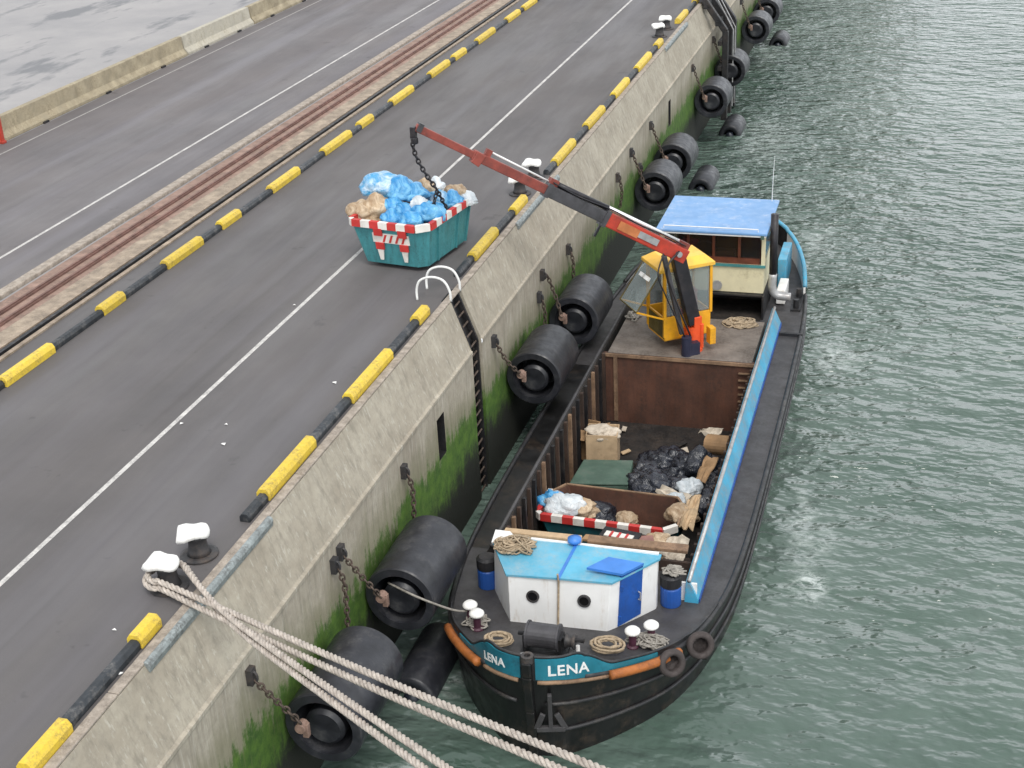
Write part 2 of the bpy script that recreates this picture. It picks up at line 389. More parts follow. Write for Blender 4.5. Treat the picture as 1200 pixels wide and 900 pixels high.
M['royal'] = mat('royal_blue', (.015,.08,.33), .45, var=.12, scale=2, dirt=(.02,.05,.15), dirt_amt=.4)
M['hatchblue'] = mat('hatch_blue', (.05,.2,.58), .45, var=.1, scale=2)
M['nameteal'] = mat('name_teal', (.015,.16,.22), .45, var=.2, scale=1.2, dirt=(.01,.06,.09), dirt_amt=.5)
M['bwhite'] = mat('boat_white', (.76,.76,.75), .45, var=.04, scale=2, dirt=(.45,.36,.27), dirt_amt=.28, dirt_scale=.8, streak=True)
M['cream'] = mat('cream_paint', (.66,.6,.4), .5, var=.06, dirt=(.4,.34,.2), dirt_amt=.3)
M['greenline'] = mat('green_trim', (.05,.2,.2), .5)
M['wood'] = mat('varnished_wood', (.12,.035,.018), .4, var=.3, scale=3)
M['orange'] = mat('bumper_orange', (.38,.12,.025), .6, var=.2, scale=2, dirt=(.12,.04,.015), dirt_amt=.6, dirt_scale=2.5, bmp=.2)
M['tyre'] = mat('tyre_rubber', (.05,.04,.038), .8, var=.3, scale=4, bmp=.3)
M['bitpurple'] = mat('bit_purple', (.07,.022,.04), .5, var=.2)
M['silver'] = mat('weathered_steel', (.4,.4,.4), .45, .4, var=.2, dirt=(.15,.1,.07), dirt_amt=.4)
M['crane_red'] = mat('crane_red', (.44,.045,.025), .45, var=.15, scale=2, dirt=(.17,.04,.03), dirt_amt=.6, dirt_scale=2.5)
M['crane_old'] = mat('crane_faded_red', (.25,.055,.04), .55, var=.2, scale=2, dirt=(.1,.035,.03), dirt_amt=.7, dirt_scale=2.5)
M['crane_grey'] = mat('crane_grey', (.075,.073,.08), .5, .2, var=.2, scale=2, dirt=(.03,.03,.03), dirt_amt=.6)
M['crane_black'] = mat('crane_black', (.016,.015,.019), .45, .1, var=.3, scale=2, dirt=(.06,.05,.045), dirt_amt=.4)
M['crane_orange'] = mat('crane_orange', (.72,.085,.02), .45, var=.1)
M['chrome'] = mat('ram_rod', (.8,.8,.8), .25, .3, var=.03)
M['cabyellow'] = mat('cab_yellow', (.74,.36,.018), .42, var=.1, scale=2, dirt=(.4,.18,.03), dirt_amt=.4, dirt_scale=3)
M['cabroof'] = mat('cab_roof_yellow', (.8,.47,.06), .5, var=.08, scale=2, dirt=(.5,.3,.1), dirt_amt=.4, dirt_scale=3)
M['olive'] = mat('cab_olive', (.12,.09,.025), .6, var=.25, dirt=(.04,.03,.015), dirt_amt=.6)
M['seatred'] = mat('seat_red', (.3,.02,.045), .7, var=.2)
M['navy'] = mat('pump_navy', (.02,.022,.045), .5)
M['card'] = mat('cardboard', (.34,.21,.11), .9, var=.25, scale=2, dirt=(.3,.17,.08), dirt_amt=.5)
M['cardlight'] = mat('cardboard_pale', (.5,.36,.22), .9, var=.2, scale=2, dirt=(.25,.16,.09), dirt_amt=.5)
M['greenboard'] = mat('green_sheet', (.065,.115,.085), .6, var=.2, scale=1.5, dirt=(.12,.13,.11), dirt_amt=.5)
M['paper'] = mat('pale_paper', (.55,.48,.39), .9, var=.2, scale=5, dirt=(.25,.2,.15), dirt_amt=.6)
M['litter'] = mat('litter_white', (.75,.74,.72), .8, var=.05)
def bagmat(name, col, rough, tint=None, spec=.5, obj_var=.12):
    m, t, p = newmat(name); V = mapped(t)
    c = mix(t, noi(t, V, 2.6, 5, .65, .4, .68, 1.0), scl(col, .8), tint or scl(col, 1.2))
    oi = N(t, 'ShaderNodeObjectInfo'); hv = N(t, 'ShaderNodeHueSaturation')
    t.links.new(maprange(t, oi.outputs['Random'], 0, 1, 1-obj_var, 1+obj_var, False), hv.inputs['Value'])
    t.links.new(c, hv.inputs['Color']); t.links.new(hv.outputs[0], p.inputs['Base Color'])
    p.inputs['Roughness'].default_value = rough; p.inputs['Specular IOR Level'].default_value = spec
    n = N(t, 'ShaderNodeTexNoise'); n.inputs['Scale'].default_value = 2.6; n.inputs['Detail'].default_value = 6; n.inputs['Distortion'].default_value = 2.5
    t.links.new(V, n.inputs['Vector'])
    rid = math_(t, 'ABSOLUTE', math_(t, 'SUBTRACT', n.outputs['Fac'], .5))
    bump(t, p, rid, .55, .14); return m
M['bagblue'] = bagmat('bag_blue', (.025,.27,.62), .32, (.24,.56,.78))
M['bagpale'] = bagmat('bag_pale_blue', (.07,.36,.66), .3, (.66,.74,.8))
M['bagwhite'] = bagmat('bag_white', (.6,.66,.7), .35, (.75,.78,.8))
M['bagbrown'] = bagmat('bag_brown', (.4,.27,.16), .6, (.64,.52,.37))
M['bagblack'] = bagmat('bag_black', (.016,.018,.026), .22, (.035,.04,.055), .7)
def glassmat(name, col, alpha=.55, rough=.08):
    m, t, p = newmat(name); p.inputs['Base Color'].default_value = (*col, 1); p.inputs['Roughness'].default_value = rough
    p.inputs['Alpha'].default_value = alpha; p.inputs['IOR'].default_value = 1.45; return m
M['glass'] = glassmat('window_glass', (.02,.025,.025), .35)
M['darkpane'] = glassmat('dark_pane', (.008,.008,.009), 1, .15)
M['cabglass'] = glassmat('cab_glass', (.3,.36,.36), .36, .08)
M['lamp'] = glassmat('lamp_lens', (.6,.4,.15), 1, .2)

# ------------------------------------------------------------------ the boat's outline (needed for the hole it makes in the water)
W, D = -5.95, -4.7
CX = 4.95
OUT = [(0,22.2),(.55,22.32),(1.1,22.75),(1.75,23.45),(2.4,24.35),(2.85,25.4),(3.15,26.7),(3.35,28.3),(3.45,31),(3.47,36),(3.45,41),(3.38,44.5),(3.1,47),(2.5,49.2),(1.6,50.7),(.8,51.3),(0,51.5)]
half = catmull([(a, b, 0) for a, b in OUT], 5)
def side(hb, s): return CX+(hb if s > 0 else -hb*(1-.03*min(1, max(0, hb-.8)/2.4)))
outline = [Vector((side(p.x, -1), p.y, 0)) for p in reversed(half)][:-1]+[Vector((side(p.x, 1), p.y, 0)) for p in half]
outline = outline[:-1] if (outline[0]-outline[-1]).length < 1e-4 else outline   # closed loop from the stern, port side forward, starboard side aft
NB = len(outline)
def bf(y): return min(1, max(0, (28.5-y)/6.2))
def sf(y): return min(1, max(0, (y-45.5)/6))
def sheer(y): return D+.95*bf(y)**2.4+.35*sf(y)
def level(p, k):
    """the outline at a level: 1 = deck, 0 = waterline, below = keel side"""
    b, s = bf(p.y), sf(p.y); k2 = 1-k
    x = CX+(p.x-CX)*(1-.05*b*k2-.14*s*k2-.01*k2)
    return x, p.y+.28*b*b*k2-1.1*s*k2
def hull_row(k, z=None, out=0):
    r_ = []
    for i, p in enumerate(outline):
        n = (outline[(i+1) % NB]-outline[i-1]).normalized(); n = Vector((n.y, -n.x, 0))
        x, y = level(p, k); zz = sheer(p.y)+(W-sheer(p.y))*(1-k) if z is None else (z(p) if callable(z) else z)
        r_.append(Vector((x, y, zz))+(Vector((n.x, n.y, 0))*out))
    return r_
def nrm_sign():
    i = NB//2-6; n = (outline[i+1]-outline[i-1]).normalized(); n = Vector((n.y, -n.x, 0)); return 1 if n.dot(outline[i]-Vector((CX, 36, 0))) > 0 else -1
SG = nrm_sign()

# ------------------------------------------------------------------ setting: ground, water, markings
FOAM = []
for px, py, rx, ry, fs_ in ((955,680,.7,1.5,1.0),(985,418,1.0,1.6,.8),(962,282,1.0,3.2,.5),(540,800,.4,.9,.6),(935,600,.5,2.6,.55),(900,165,1.8,6.0,.42),(905,60,1.6,8.0,.4),(470,905,.8,.9,.6),(945,640,.9,2.0,.45)):
    q = at(px, py, 'z', W); FOAM.append((q.x, q.y, rx, ry, fs_))
M['water'] = watermat()
bm = bmesh.new()
wl = [bm.verts.new(v+Vector((0,0,0))) for v in hull_row(0, W, -.05*SG)]
ou = [bm.verts.new(v) for v in ((.3,-80,W),(900,-80,W),(900,1800,W),(.3,1800,W))]
es = [bm.edges.new((wl[i], wl[(i+1) % NB])) for i in range(NB)]+[bm.edges.new((ou[i], ou[(i+1) % 4])) for i in range(4)]
bmesh.ops.triangle_fill(bm, use_beauty=True, edges=es)
for f in bm.faces:
    if f.normal.z < 0: f.normal_flip()
me = bpy.data.meshes.new('water'); bm.to_mesh(me); bm.free(); me.materials.append(M['water'])
o = bpy.data.objects.new('water', me); COL.objects.link(o); tag(o, 'grey green rippled harbour water beside the quay', kind='structure')

def sheet(name, x0, x1, y0, y1, z, m, label):
    o = MB().ngon([(x0,y0,z),(x1,y0,z),(x1,y1,z),(x0,y1,z)]).build(name, m); return tag(o, label, kind='structure')
sheet('ground', -1500, -.12, -80, 1800, -.004, M['yard'], 'pale stained concrete yard behind the barrier')
sheet('quay_lane', -12.3, -.12, -80, 500, 0, M['asphalt'], 'dark asphalt lane along the quay edge')
sheet('road', -22.2, -12.8, -80, 500, .0, M['road'], 'grey asphalt road between the barrier and the crane track')
sheet('lane_line', -3.87, -3.755, -80, 500, .004, M['paint_white'], 'white line painted along the quay lane')
sheet('road_line', -14.54, -14.43, -80, 500, .004, M['paint_white'], 'white line painted along the road beside the track')
sheet('gutter_line', -21.42, -21.33, -80, 500, .004, M['paint_worn'], 'worn pale line at the foot of the barrier')
# crane track: bed, edging, slabs, slot
sheet('track_bed', -12.3, -10.1, -80, 500, .004, M['trackbed'], 'brown bed of the sunken crane track')
o = MB().box((-12.56,210,.05),(.34,580,.14)).build('track_kerb', M['coping'], bevel=.03); tag(o, 'long pale concrete edging along the crane track', kind='structure')
o = MB().box((-10.62,210,.02),(.62,580,.08)).build('track_pavement', M['tanslab'], bevel=.01); tag(o, 'row of tan cover slabs beside the crane rails', kind='structure')
for x, s in ((-11.78, 'rusty red crane rail next to the pale concrete edging'), (-11.3, 'rusty red crane rail next to the tan cover slabs')):
    b = MB(); b.box((x,210,.03),(.16,580,.06)); b.box((x,210,.08),(.07,580,.04)); tag(b.build('crane_rail', M['railrust']), s, 'rail', 'crane rails')
o = MB().box((-10.13,210,.035),(.12,580,.11)).build('slot_rail', M['blacksteel']); tag(o, 'dark steel slot rail at the lane side of the tan slabs', 'rail')
o = MB().box((-9.93,210,.02),(.14,580,.06)).build('slot_edging', M['tanslab']); tag(o, 'narrow tan edging strip between slot rail and lane', 'edging')

# ------------------------------------------------------------------ quay wall
XT, XR, ZR = .1, .6, -1.42
wall = thing('quay_wall', 'tall weathered concrete quay wall with green weed at its foot', 'quay wall', (0,30,-9))
slots = [(a, a+.55) for a in (-2, 29.5, 61.2, 92.9)]
LAD = (32.55, 33.4)
def wall_seg(b, y0, y1, inset=0):
    n = max(1, int((y1-y0)/3))
    prof = [(-.12, -.004), (XT-inset, -.012), (XR-.05-inset, ZR+.06), (XR+.02-inset, ZR+.03), (XR+.02-inset, ZR-.05), (XR-inset, ZR-.09), (XR-inset, -9)]
    rows = [[Vector((x, y0+(y1-y0)*k/n, z)) for x, z in prof] for k in range(n+1)]
    b.grid(rows)
b = MB(); cuts = sorted([LAD]); y = -80
for s0, s1 in cuts: wall_seg(b, y, s0); wall_seg(b, s0, s1, .28); y = s1
# the slot openings: rebuild the lower face there with a real recess
def seg_with_slot(b, y0, y1):
    prof = [(-.12, -.004), (XT, -.012), (XR-.05, ZR+.06), (XR+.02, ZR+.03), (XR+.02, ZR-.05), (XR, ZR-.09), (XR, -1.95)]
    b.grid([[Vector((x, yy, z)) for x, z in prof] for yy in (y0, y1)])
    b.grid([[Vector((XR, yy, z)) for z in (-3.1, -9)] for yy in (y0, y1)])
    r = [(XR, y0, -1.95), (XR, y1, -1.95), (XR, y1, -3.1), (XR, y0, -3.1)]; q = [(x-.5, yy, z) for x, yy, z in r]
    b.add(r+q, [(0,1,5,4),(1,2,6,5),(2,3,7,6),(3,0,4,7)], 1); b.add(q, [(0,1,2,3)], 1)  # recess faces coloured black to put in the shade of the opening
b = MB(); y = -80; ev = sorted([(s, 's') for s in slots]+[(LAD, 'l')])
for (s0, s1), kd in ev:
    wall_seg(b, y, s0)
    if kd == 's': seg_with_slot(b, s0, s1)
    else:
        wall_seg(b, s0, s1, .28)
        for yy in (s0, s1):
            b.add([(XT,yy,-.012),(XR,yy,ZR),(XR,yy,-9),(XR-.28,yy,-9),(XR-.28,yy,ZR),(XT-.28,yy,-.012)], [(0,1,4,5),(1,2,3,4)])
    y = s1
wall_seg(b, y, 500)
b.build('wall', [M['wall'], M['blacksteel']], wall)
b = MB()
yy = -60.0
while yy < 300:
    L = 3.0+random.random()*1.5; b.box((-.01, yy+L/2, .02),(.2, L-.02, .05)); yy += L
b.build('coping', M['coping'], wall, bevel=.015)

# ------------------------------------------------------------------ kerbs, edging
ORD = 'first second third fourth fifth sixth seventh eighth ninth tenth eleventh twelfth thirteenth fourteenth fifteenth sixteenth'.split()
def kerb(x, y0, y1, yellow, label, group):
    w, h = (.29, .26) if yellow else (.22, .18)
    b = MB(); pr = [(-w/2,0),(w/2,0),(w/2,h*.62),(w*.27,h),(-w*.27,h),(-w/2,h*.62)]
    b.prism([(x+px_, y0, pz) for px_, pz in pr], (0, y1-y0, 0))
    o = tag(b.build('kerb_block', M['yellow' if yellow else 'kerbblack'], bevel=.012), label, 'kerb', group)
    o.location.x += (random.random()-.5)*.05; o.rotation_euler.z = (random.random()-.5)*.014
def kz(px, py): return at(px, py, 'z', .2).y
QX, LX = -.29, -8.93
qy = [((22,897),(82,846)),((157,748),(190,723)),((312,577),(371,514)),((411,464),(458,411)),((491,373),(504,360)),((549,298),(582,268)),((603,245),(616,230)),
      ((650,188),(676,164)),((690,146),(708,125)),((722,110),(739,92)),((750,79),(763,62)),((769,52),(779,46)),((797,23),(808,12))]
Y = [(kz(*a), kz(*c)) for a, c in qy]
Y.append((Y[-1][1]+2.6, Y[-1][1]+4.8))
for i, (a, c) in enumerate(Y):
    nm = 'short yellow kerb stub' if c-a < 1.2 else 'yellow kerb block'
    kerb(QX, a, c, True, f'{nm} at the quay edge, {ORD[i]} yellow one from the camera end', 'yellow kerb blocks at the quay edge')
kb = [(Y[0][1], Y[1][0]), (kz(287,602), Y[2][0]), (Y[2][1], Y[3][0]), (Y[3][1], Y[4][0]), (kz(537,317), Y[5][0]), (Y[5][1], Y[6][0]), (Y[7][0]-1.0, Y[7][0]), (Y[7][1], Y[8][0]), (Y[8][1], Y[9][0]), (Y[9][1], Y[10][0]), (Y[10][1], Y[11][0]), (Y[12][1], Y[13][0])]
for i, (a, c) in enumerate(kb):
    kerb(QX, a+.004, c-.004, False, f'black kerb block at the quay edge, {ORD[i]} black one from the camera end', 'black kerb blocks at the quay edge')
ly = [((5,445),(68,405)),((120,362),(150,344)),((192,308),(237,279)),((257,262),(281,247)),((312,220),(348,197)),((376,176),(408,154)),((415,145),(434,135)),((454,118),(480,101)),((499,86),(523,71)),((527,66),(542,57)),((557,47),(577,33)),((588,22),(607,12)),((611,8),(625,-2))]
LY = [(kz(*a), kz(*c)) for a, c in ly]
for i, (a, c) in enumerate(LY):
    kerb(LX, a, c, True, f'yellow kerb block beside the crane track, {ORD[i]} yellow one from the camera end', 'yellow kerb blocks beside the track')
lk = [(LY[0][0]-2.6, LY[0][0])]+[(LY[i][1], LY[i+1][0]) for i in range(len(LY)-1)]+[(LY[-1][1], LY[-1][1]+3)]
for i, (a, c) in enumerate(lk):
    kerb(LX, a+.004, c-.004, False, f'black kerb block beside the crane track, {ORD[i]} black one from the camera end', 'black kerb blocks beside the track')
for (a, c, lab) in ((kz(180,770), kz(327,598), 'long grey steel edging bar on the quay edge by the roped bollard'), (kz(632,258), kz(668,200), 'grey steel edging bar on the quay edge behind the crane arm'), (kz(783,52), kz(806,22), 'short grey steel edging bar on the far quay edge')):
    b = MB(); b.prism([(x, a, z) for x, z in ((.06,.0),(.17,-.16),(.19,-.03),(.16,.04),(.09,.06),(.06,.04))], (0, c-a, 0))
    tag(b.build('edge_bar', M['steel_edge'], bevel=.02), lab, 'edging bar', 'steel edging bars')

# ------------------------------------------------------------------ barrier and red post
def barrier(y0, y1, m, label):
    b = MB(); pr = [(-.36,0),(.36,0),(.36,.12),(.19,.34),(.13,.9),(-.13,.9),(-.19,.34),(-.36,.12)]
    b.prism([(-22.62+x, y0, z) for x, z in pr], (0, y1-y0, 0))
    r = thing('barrier_block', label, 'barrier', (-22.62, (y0+y1)/2, 0), 'concrete barrier blocks')
    b.build('block', m, r, bevel=.02)
    n = max(2, int((y1-y0)/4)); f = MB()
    for k in range(n): f.box((-22.24, y0+(k+.5)*(y1-y0)/n, .04), (.1, .35, .075))
    f.build('drain_notch', M['blacksteel'], r)
barrier(36, 59.95, M['concrete'], 'long tan stained concrete barrier block nearest the red post')
barrier(60.05, 67.2, M['concrete_pale'], 'pale clean concrete barrier block in the middle of the row')
barrier(67.3, 92, M['concrete'], 'tan concrete barrier block at the far end of the row')
b = MB(); q = at(3, 168, 'z', 0)
b.box((q.x, q.y, .9), (.16,.16,1.8)); b.box((q.x, q.y, .05), (.24,.24,.1)); b.box((q.x,q.y,1.82),(.2,.2,.05))
tag(b.build('red_post', M['crane_red'], bevel=.02), 'red painted post standing before the barrier at the picture edge', 'post')

# ------------------------------------------------------------------ bollards
def bollard_proto(label):
    r = thing('mooring_bollard', label, 'bollard', (0,0,0), 'double bollards on the quay')
    MB().lathe([(.42,0),(.42,.04),(.36,.06)], (0,0,0), n=20).build('base_plate', M['castiron'], r, smooth=False)
    MB().lathe([(.27,.06),(.23,.14),(.2,.3),(.21,.42),(.27,.5)], (0,0,0), n=20).build('post', M['castiron'], r, smooth=True)
    b = MB(); n = 22; rows = []
    def rad(a):   # the head bulges out over the side away from the water with two horns
        base = .29+.10*max(0, math.cos(a-math.pi))**2
        return base+.13*math.exp(-((a-R(215))/.3)**2)+.1*math.exp(-((a-R(140))/.3)**2)
    for f, z in ((.6,.44),(1.0,.47),(1.05,.53),(.96,.6),(.7,.645),(.35,.66)):
        rows.append([Vector((rad(2*math.pi*k/n)*f*math.cos(2*math.pi*k/n), rad(2*math.pi*k/n)*f*.9*math.sin(2*math.pi*k/n), z+.03*math.sin(3*2*math.pi*k/n)*f)) for k in range(n)])
    b.grid(rows, closed=True); b.ngon(rows[-1]); b.ngon(rows[0][::-1])
    b.build('cap', M['capwhite'], r, smooth=True)
    return r
bl = [((205,702), 'white capped black bollard with the mooring ropes looped round it'), ((231,650), 'free white capped black bollard right behind the roped one'),
      ((604,227), 'white capped black bollard, camera side one of the pair behind the crane arm'), ((616,208), 'white capped black bollard, far one of the pair half hidden by the crane arm'),
      ((769,43), 'far off white capped black bollard, camera side one of the furthest pair'), ((776,34), 'far off white capped black bollard, far one of the furthest pair')]
bp = bollard_proto(bl[0][1]); BPOS = []
for i, (pp, lab) in enumerate(bl):
    q = at(*pp, 'z', 0)
    q = Vector((-.62, q.y, 0))
    if i == 0: q = Vector((-.66, at(196, 690, 'z', 0.15).y+.28, 0))
    o = bp if i == 0 else copy_tree(bp); o.location = q; o['label'] = lab; o.scale = (.86,.86,.95); o.rotation_euler.z = (0, .5, .3, 0, .6, .2)[i]; BPOS.append(q)

# ------------------------------------------------------------------ ladder, handrails, far fender frame
lad = thing('quay_ladder', 'black steel ladder set into a recess of the quay wall', 'ladder', (.4,33,-5.5))
pth = [(-.02,.02),(XR-.12,ZR+.05),(XR-.1,-7)]
b = MB(); c2 = MB()
for yy in (LAD[0]+.12, LAD[1]-.12):
    for (x0, z0), (x1, z1) in zip(pth, pth[1:]): b.bar((x0,yy,z0),(x1,yy,z1),.07,.12)
b.build('rail', M['blacksteel'], lad)
b = MB(); pl = resample([Vector((x,0,z)) for x, z in pth], .3)
for q in pl: b.tube([(q.x,LAD[0]+.12,q.z),(q.x,LAD[1]-.12,q.z)], .026, 6)
b.build('rung', M['chain'], lad)
b = MB()
for (x0, z0), (x1, z1) in zip(pth, pth[1:]): b.bar((x0-.14,(LAD[0]+LAD[1])/2,z0),(x1-.14,(LAD[0]+LAD[1])/2,z1),LAD[1]-LAD[0]-.01,.04)
b.build('backing', M['blacksteel'], lad)
for k, (y0, lab) in enumerate(((LAD[0]+.05, 'bent white handrail hoop at the ladder head, the hoop nearer the camera'), (LAD[1]-.02, 'bent white handrail hoop at the ladder head, the hoop further off'))):
    pts = catmull([(-.85,y0-.05,0),(-.86,y0,.3),(-.74,y0,.55),(-.42,y0,.66),(-.1,y0,.58),(.06,y0,.3),(.08,y0,0)], 5)
    tag(MB().tube(pts, .034, 8).build('handrail_hoop', M['whitepipe'], smooth=True), lab, 'handrail', 'ladder handrails')

ff = thing('fender_frame', 'tall black steel fender frame bolted to the far quay wall', 'fender frame', (1.2,74,-6))
for yy in (73.2, 74.7, 76.2):
    MB().bar((.25,yy,.25),(XR+.75,yy,ZR+.1),.34,.3).bar((XR+.75,yy,ZR+.12),(XR+.75,yy,-6.5),.34,.3).build('post', M['blacksteel'], ff, bevel=.03)
b = MB()
for x, z in ((.35,-.05),(.95,-.9),(1.1,-1.9),(1.1,-3.2),(1.1,-4.5)): b.box((x,74.7,z),(.2,3.6,.22))
b.build('cross_beam', M['blacksteel'], ff)
b = MB()
for yy in (74.3, 75.0): b.tube([(.75,yy,0.1),(XR+1.0,yy,ZR-.05),(XR+1.0,yy,-5.5)], .035, 6)
b.build('guide_pipe', M['silver'], ff)
MB().box((.1,73.6,.55),(.3,.8,.9)).build('head_block', M['castiron'], ff, bevel=.04)

# ------------------------------------------------------------------ round rubber fenders with chains
FR, FX, FZ = .82, 1.46, -3.62
def fender_proto():
    r = thing('rubber_fender', 'tmp', 'fender', (FX, 0, FZ), 'round rubber fenders along the quay wall')
    L = 2.35
    b = MB(); pr = [(.56,.9),(.62,0),(FR-.03,0),(FR,.03)]+[(FR,.03+k*(L-.06)/8) for k in range(1,9)]+[(FR-.03,L),(.62,L),(.56,L-.9)]
    b.lathe(pr, (FX,0,FZ), (0,1,0), 44)
    t_ = b.build('tube', M['rubber'], r, smooth=True)
    md = t_.modifiers.new('edge', 'EDGE_SPLIT'); md.split_angle = R(35)
    c = MB(); c.lathe([(0,.04),(.34,.04),(.42,.12),(.42,L-.1),(.36,L-.04),(0,L-.04)], (FX,0,FZ-.02), (0,1,0), 30)
    c_ = c.build('core', M['rubber'], r, smooth=True); md = c_.modifiers.new('edge', 'EDGE_SPLIT'); md.split_angle = R(35)
    g = MB(); g.lathe([(.05,-.42),(.11,-.42),(.11,-.2),(.05,-.2)], (FX-.28,0,FZ+.26), (0,1,0), 14); g.box((FX-.2,-.3,FZ+.18),(.12,.12,.3))
    g.build('lug', M['lug'], r, bevel=.01)
    return r
fy = [at(378,850,'x',FX).y, at(468,700,'x',FX).y, at(625,438,'x',FX).y, at(672,372,'x',FX).y, at(742,246,'x',FX).y, at(767,222,'x',FX).y, at(788,188,'x',FX).y, at(833,122,'x',FX).y, at(855,94,'x',FX).y, at(885,42,'x',FX).y, at(898,18,'x',FX).y]
flab = ['black rubber fender on the wall under the mooring ropes', 'black rubber fender beside the barge bow', 'black rubber fender by the ladder, camera side one of its pair',
        'black rubber fender beside the crane deck, far one of the pair by the ladder', 'black rubber fender behind the yellow cab', 'black rubber fender right behind the wheelhouse roof', 'black rubber fender past the wheelhouse, far one of its group',
        'black rubber fender in front of the fender frame, camera side one', 'black rubber fender touching the foot of the fender frame', 'small looking rubber fender past the fender frame, camera side one', 'furthest rubber fender at the top of the picture']
fp = fender_proto()
for i, y in enumerate(fy):
    if i == 4: continue
    o = fp if i == 0 else copy_tree(fp)
    o.location = (FX, y, FZ+(-.12 if i in (0,) else 0)+(.2 if i == 2 else 0)); o['label'] = flab[i]
    o.scale = (1, .92 if i in (2,3) else (.8 if i > 3 else 1), 1)
# low fenders that float at the wall's foot
fl = [((490,800), 1.7, 'dark floating fender low in the water beside the bow'), ((850,152), 2.08, 'wet floating fender low in the water at the far wall'), ((815,215), 2.08, 'wet floating fender low in the water behind the wheelhouse'), ((905,48), 2.08, 'small floating fender low in the water past the fender frame')]
for i, (pp, x, lab) in enumerate(fl):
    y = at(*pp, 'x', x).y; y = at(*pp, 'z', W+.25).y if i else 23.9
    r = thing('floating_fender', lab, 'fender', (x, y, W), 'floating fenders at the foot of the wall')
    MB().lathe([(.3,.4),(.32,0),(.52,0),(.57,.06),(.57,2.2),(.52,2.26),(.3,2.26)], (x,y-.2,W-.02), (0,1,0), 28).build('tube', M['rubber'], r, smooth=True)
    MB().lathe([(.16,-.1),(.2,0),(.2,2.3)], (x,y-.2,W-.02), (0,1,0), 16).build('core', M['rubber_in'], r, smooth=True)
def chain(path, lab, **k):
    b = MB(); link_chain(b, catmull(path, 6), **k); return tag(b.build('chain', M['chain'], smooth=True), lab, 'chain', 'chains on the quay wall')
def eye(b, y, z): b.box((XR+.06,y,z),(.12,.2,.34)); b.tube([(XR+.1+.08*math.cos(a),y,z-.02+.12*math.sin(a)) for a in [k*math.pi/6 for k in range(12)]], .03, 6, closed=True)
cl = ['chain from the wall to the fender under the mooring ropes', 'chain from the wall to the fender beside the barge bow', 'chain from the wall to the fender by the ladder', 'chain from the wall to the fender beside the crane deck', '', 'chain from the wall to the fender behind the wheelhouse roof', 'chain from the wall to the far fender past the wheelhouse', 'chain from the wall to the fender before the fender frame', 'chain from the wall to the fender touching the fender frame', 'chain from the wall to the fender past the fender frame', 'chain from the wall to the furthest fender']
EY = []
for i, y in enumerate(fy):
    if i == 4: continue
    z0 = -1.85; lug = Vector((FX-.28, y-.38, FZ+.3+(.2 if i == 2 else 0)))
    yy = y-(1.0 if i in (0,1,2) else .6); EY.append((yy, z0))
    if i == 3: yy += .3
    chain([(XR+.12,yy,z0-.1), (XR+.32,yy+.3*(y-yy),z0-.75), tuple(lug)], cl[i])
for px, py, dz, lab in ((389,662,2.1,'slack chain hanging straight down the wall beside the bow fender'), (471,552,1.9,'slack chain hanging down the wall between ladder and bow fender'), (630,348,1.5,'short slack chain hanging down the wall past the ladder'), (664,292,1.6,'slack chain hanging down the wall behind the crane arm'), (722,208,1.2,'short slack chain on the wall behind the yellow cab'), (748,196,1.5,'slack chain on the wall near the wheelhouse roof')):
    q = at(px, py, 'x', XR); EY.append((q.y, q.z))
    chain([(XR+.14,q.y,q.z-.1),(XR+.2,q.y+.08,q.z-.6),(XR+.1,q.y+.15,q.z-dz)], lab)
for y, z in EY:
    b = MB(); eye(b, y, z); b.build('chain_eye', M['castiron'], wall)
# ------------------------------------------------------------------ the barge
barge = thing('work_barge', 'long black barge with open hold, sky blue coaming and white bow deckhouse beside the quay', 'barge', (CX, 36, W))
b = MB()
rows = [hull_row(1), hull_row(.62, out=.02*SG), hull_row(.3), hull_row(0), hull_row(-.5), hull_row(-1.0)]
b.grid(rows, closed=True); b.build('hull', M['hull'], barge, smooth=True)
HY = [(p.y, p.x) for p in half]
def hb_at(y):
    for (y0, h0), (y1, h1) in zip(HY, HY[1:]):
        if y0 <= y <= y1: return h0+(h1-h0)*(y-y0)/max(1e-6, y1-y0)
    return 0
def xs(y, s): return side(hb_at(y), s)
def strip(b, y0, y1, fa, fb, n, m=6, dz=0):
    rows = []
    for k in range(n+1):
        y = y0+(y1-y0)*k/n; x0, x1 = fa(y), fb(y)
        rows.append([Vector((x0+(x1-x0)*j/m, y, sheer(y)+dz)) for j in range(m+1)])
    b.grid(rows)
HX0, HX1, HY0, HY1, HZ = 2.62, 7.36, 28.2, 39.2, -6.6
b = MB()
strip(b, 22.25, HY0, lambda y: xs(y,-1), lambda y: xs(y,1), 30)
strip(b, HY0, HY1, lambda y: HX1, lambda y: xs(y,1), 12, 2)
strip(b, HY1, 51.4, lambda y: xs(y,-1), lambda y: xs(y,1), 30)
b.build('deck', M['deck'], barge)
b = MB(); strip(b, HY0, HY1, lambda y: xs(y,-1), lambda y: HX0, 12, 1); b.build('side_deck', M['hull'], barge)
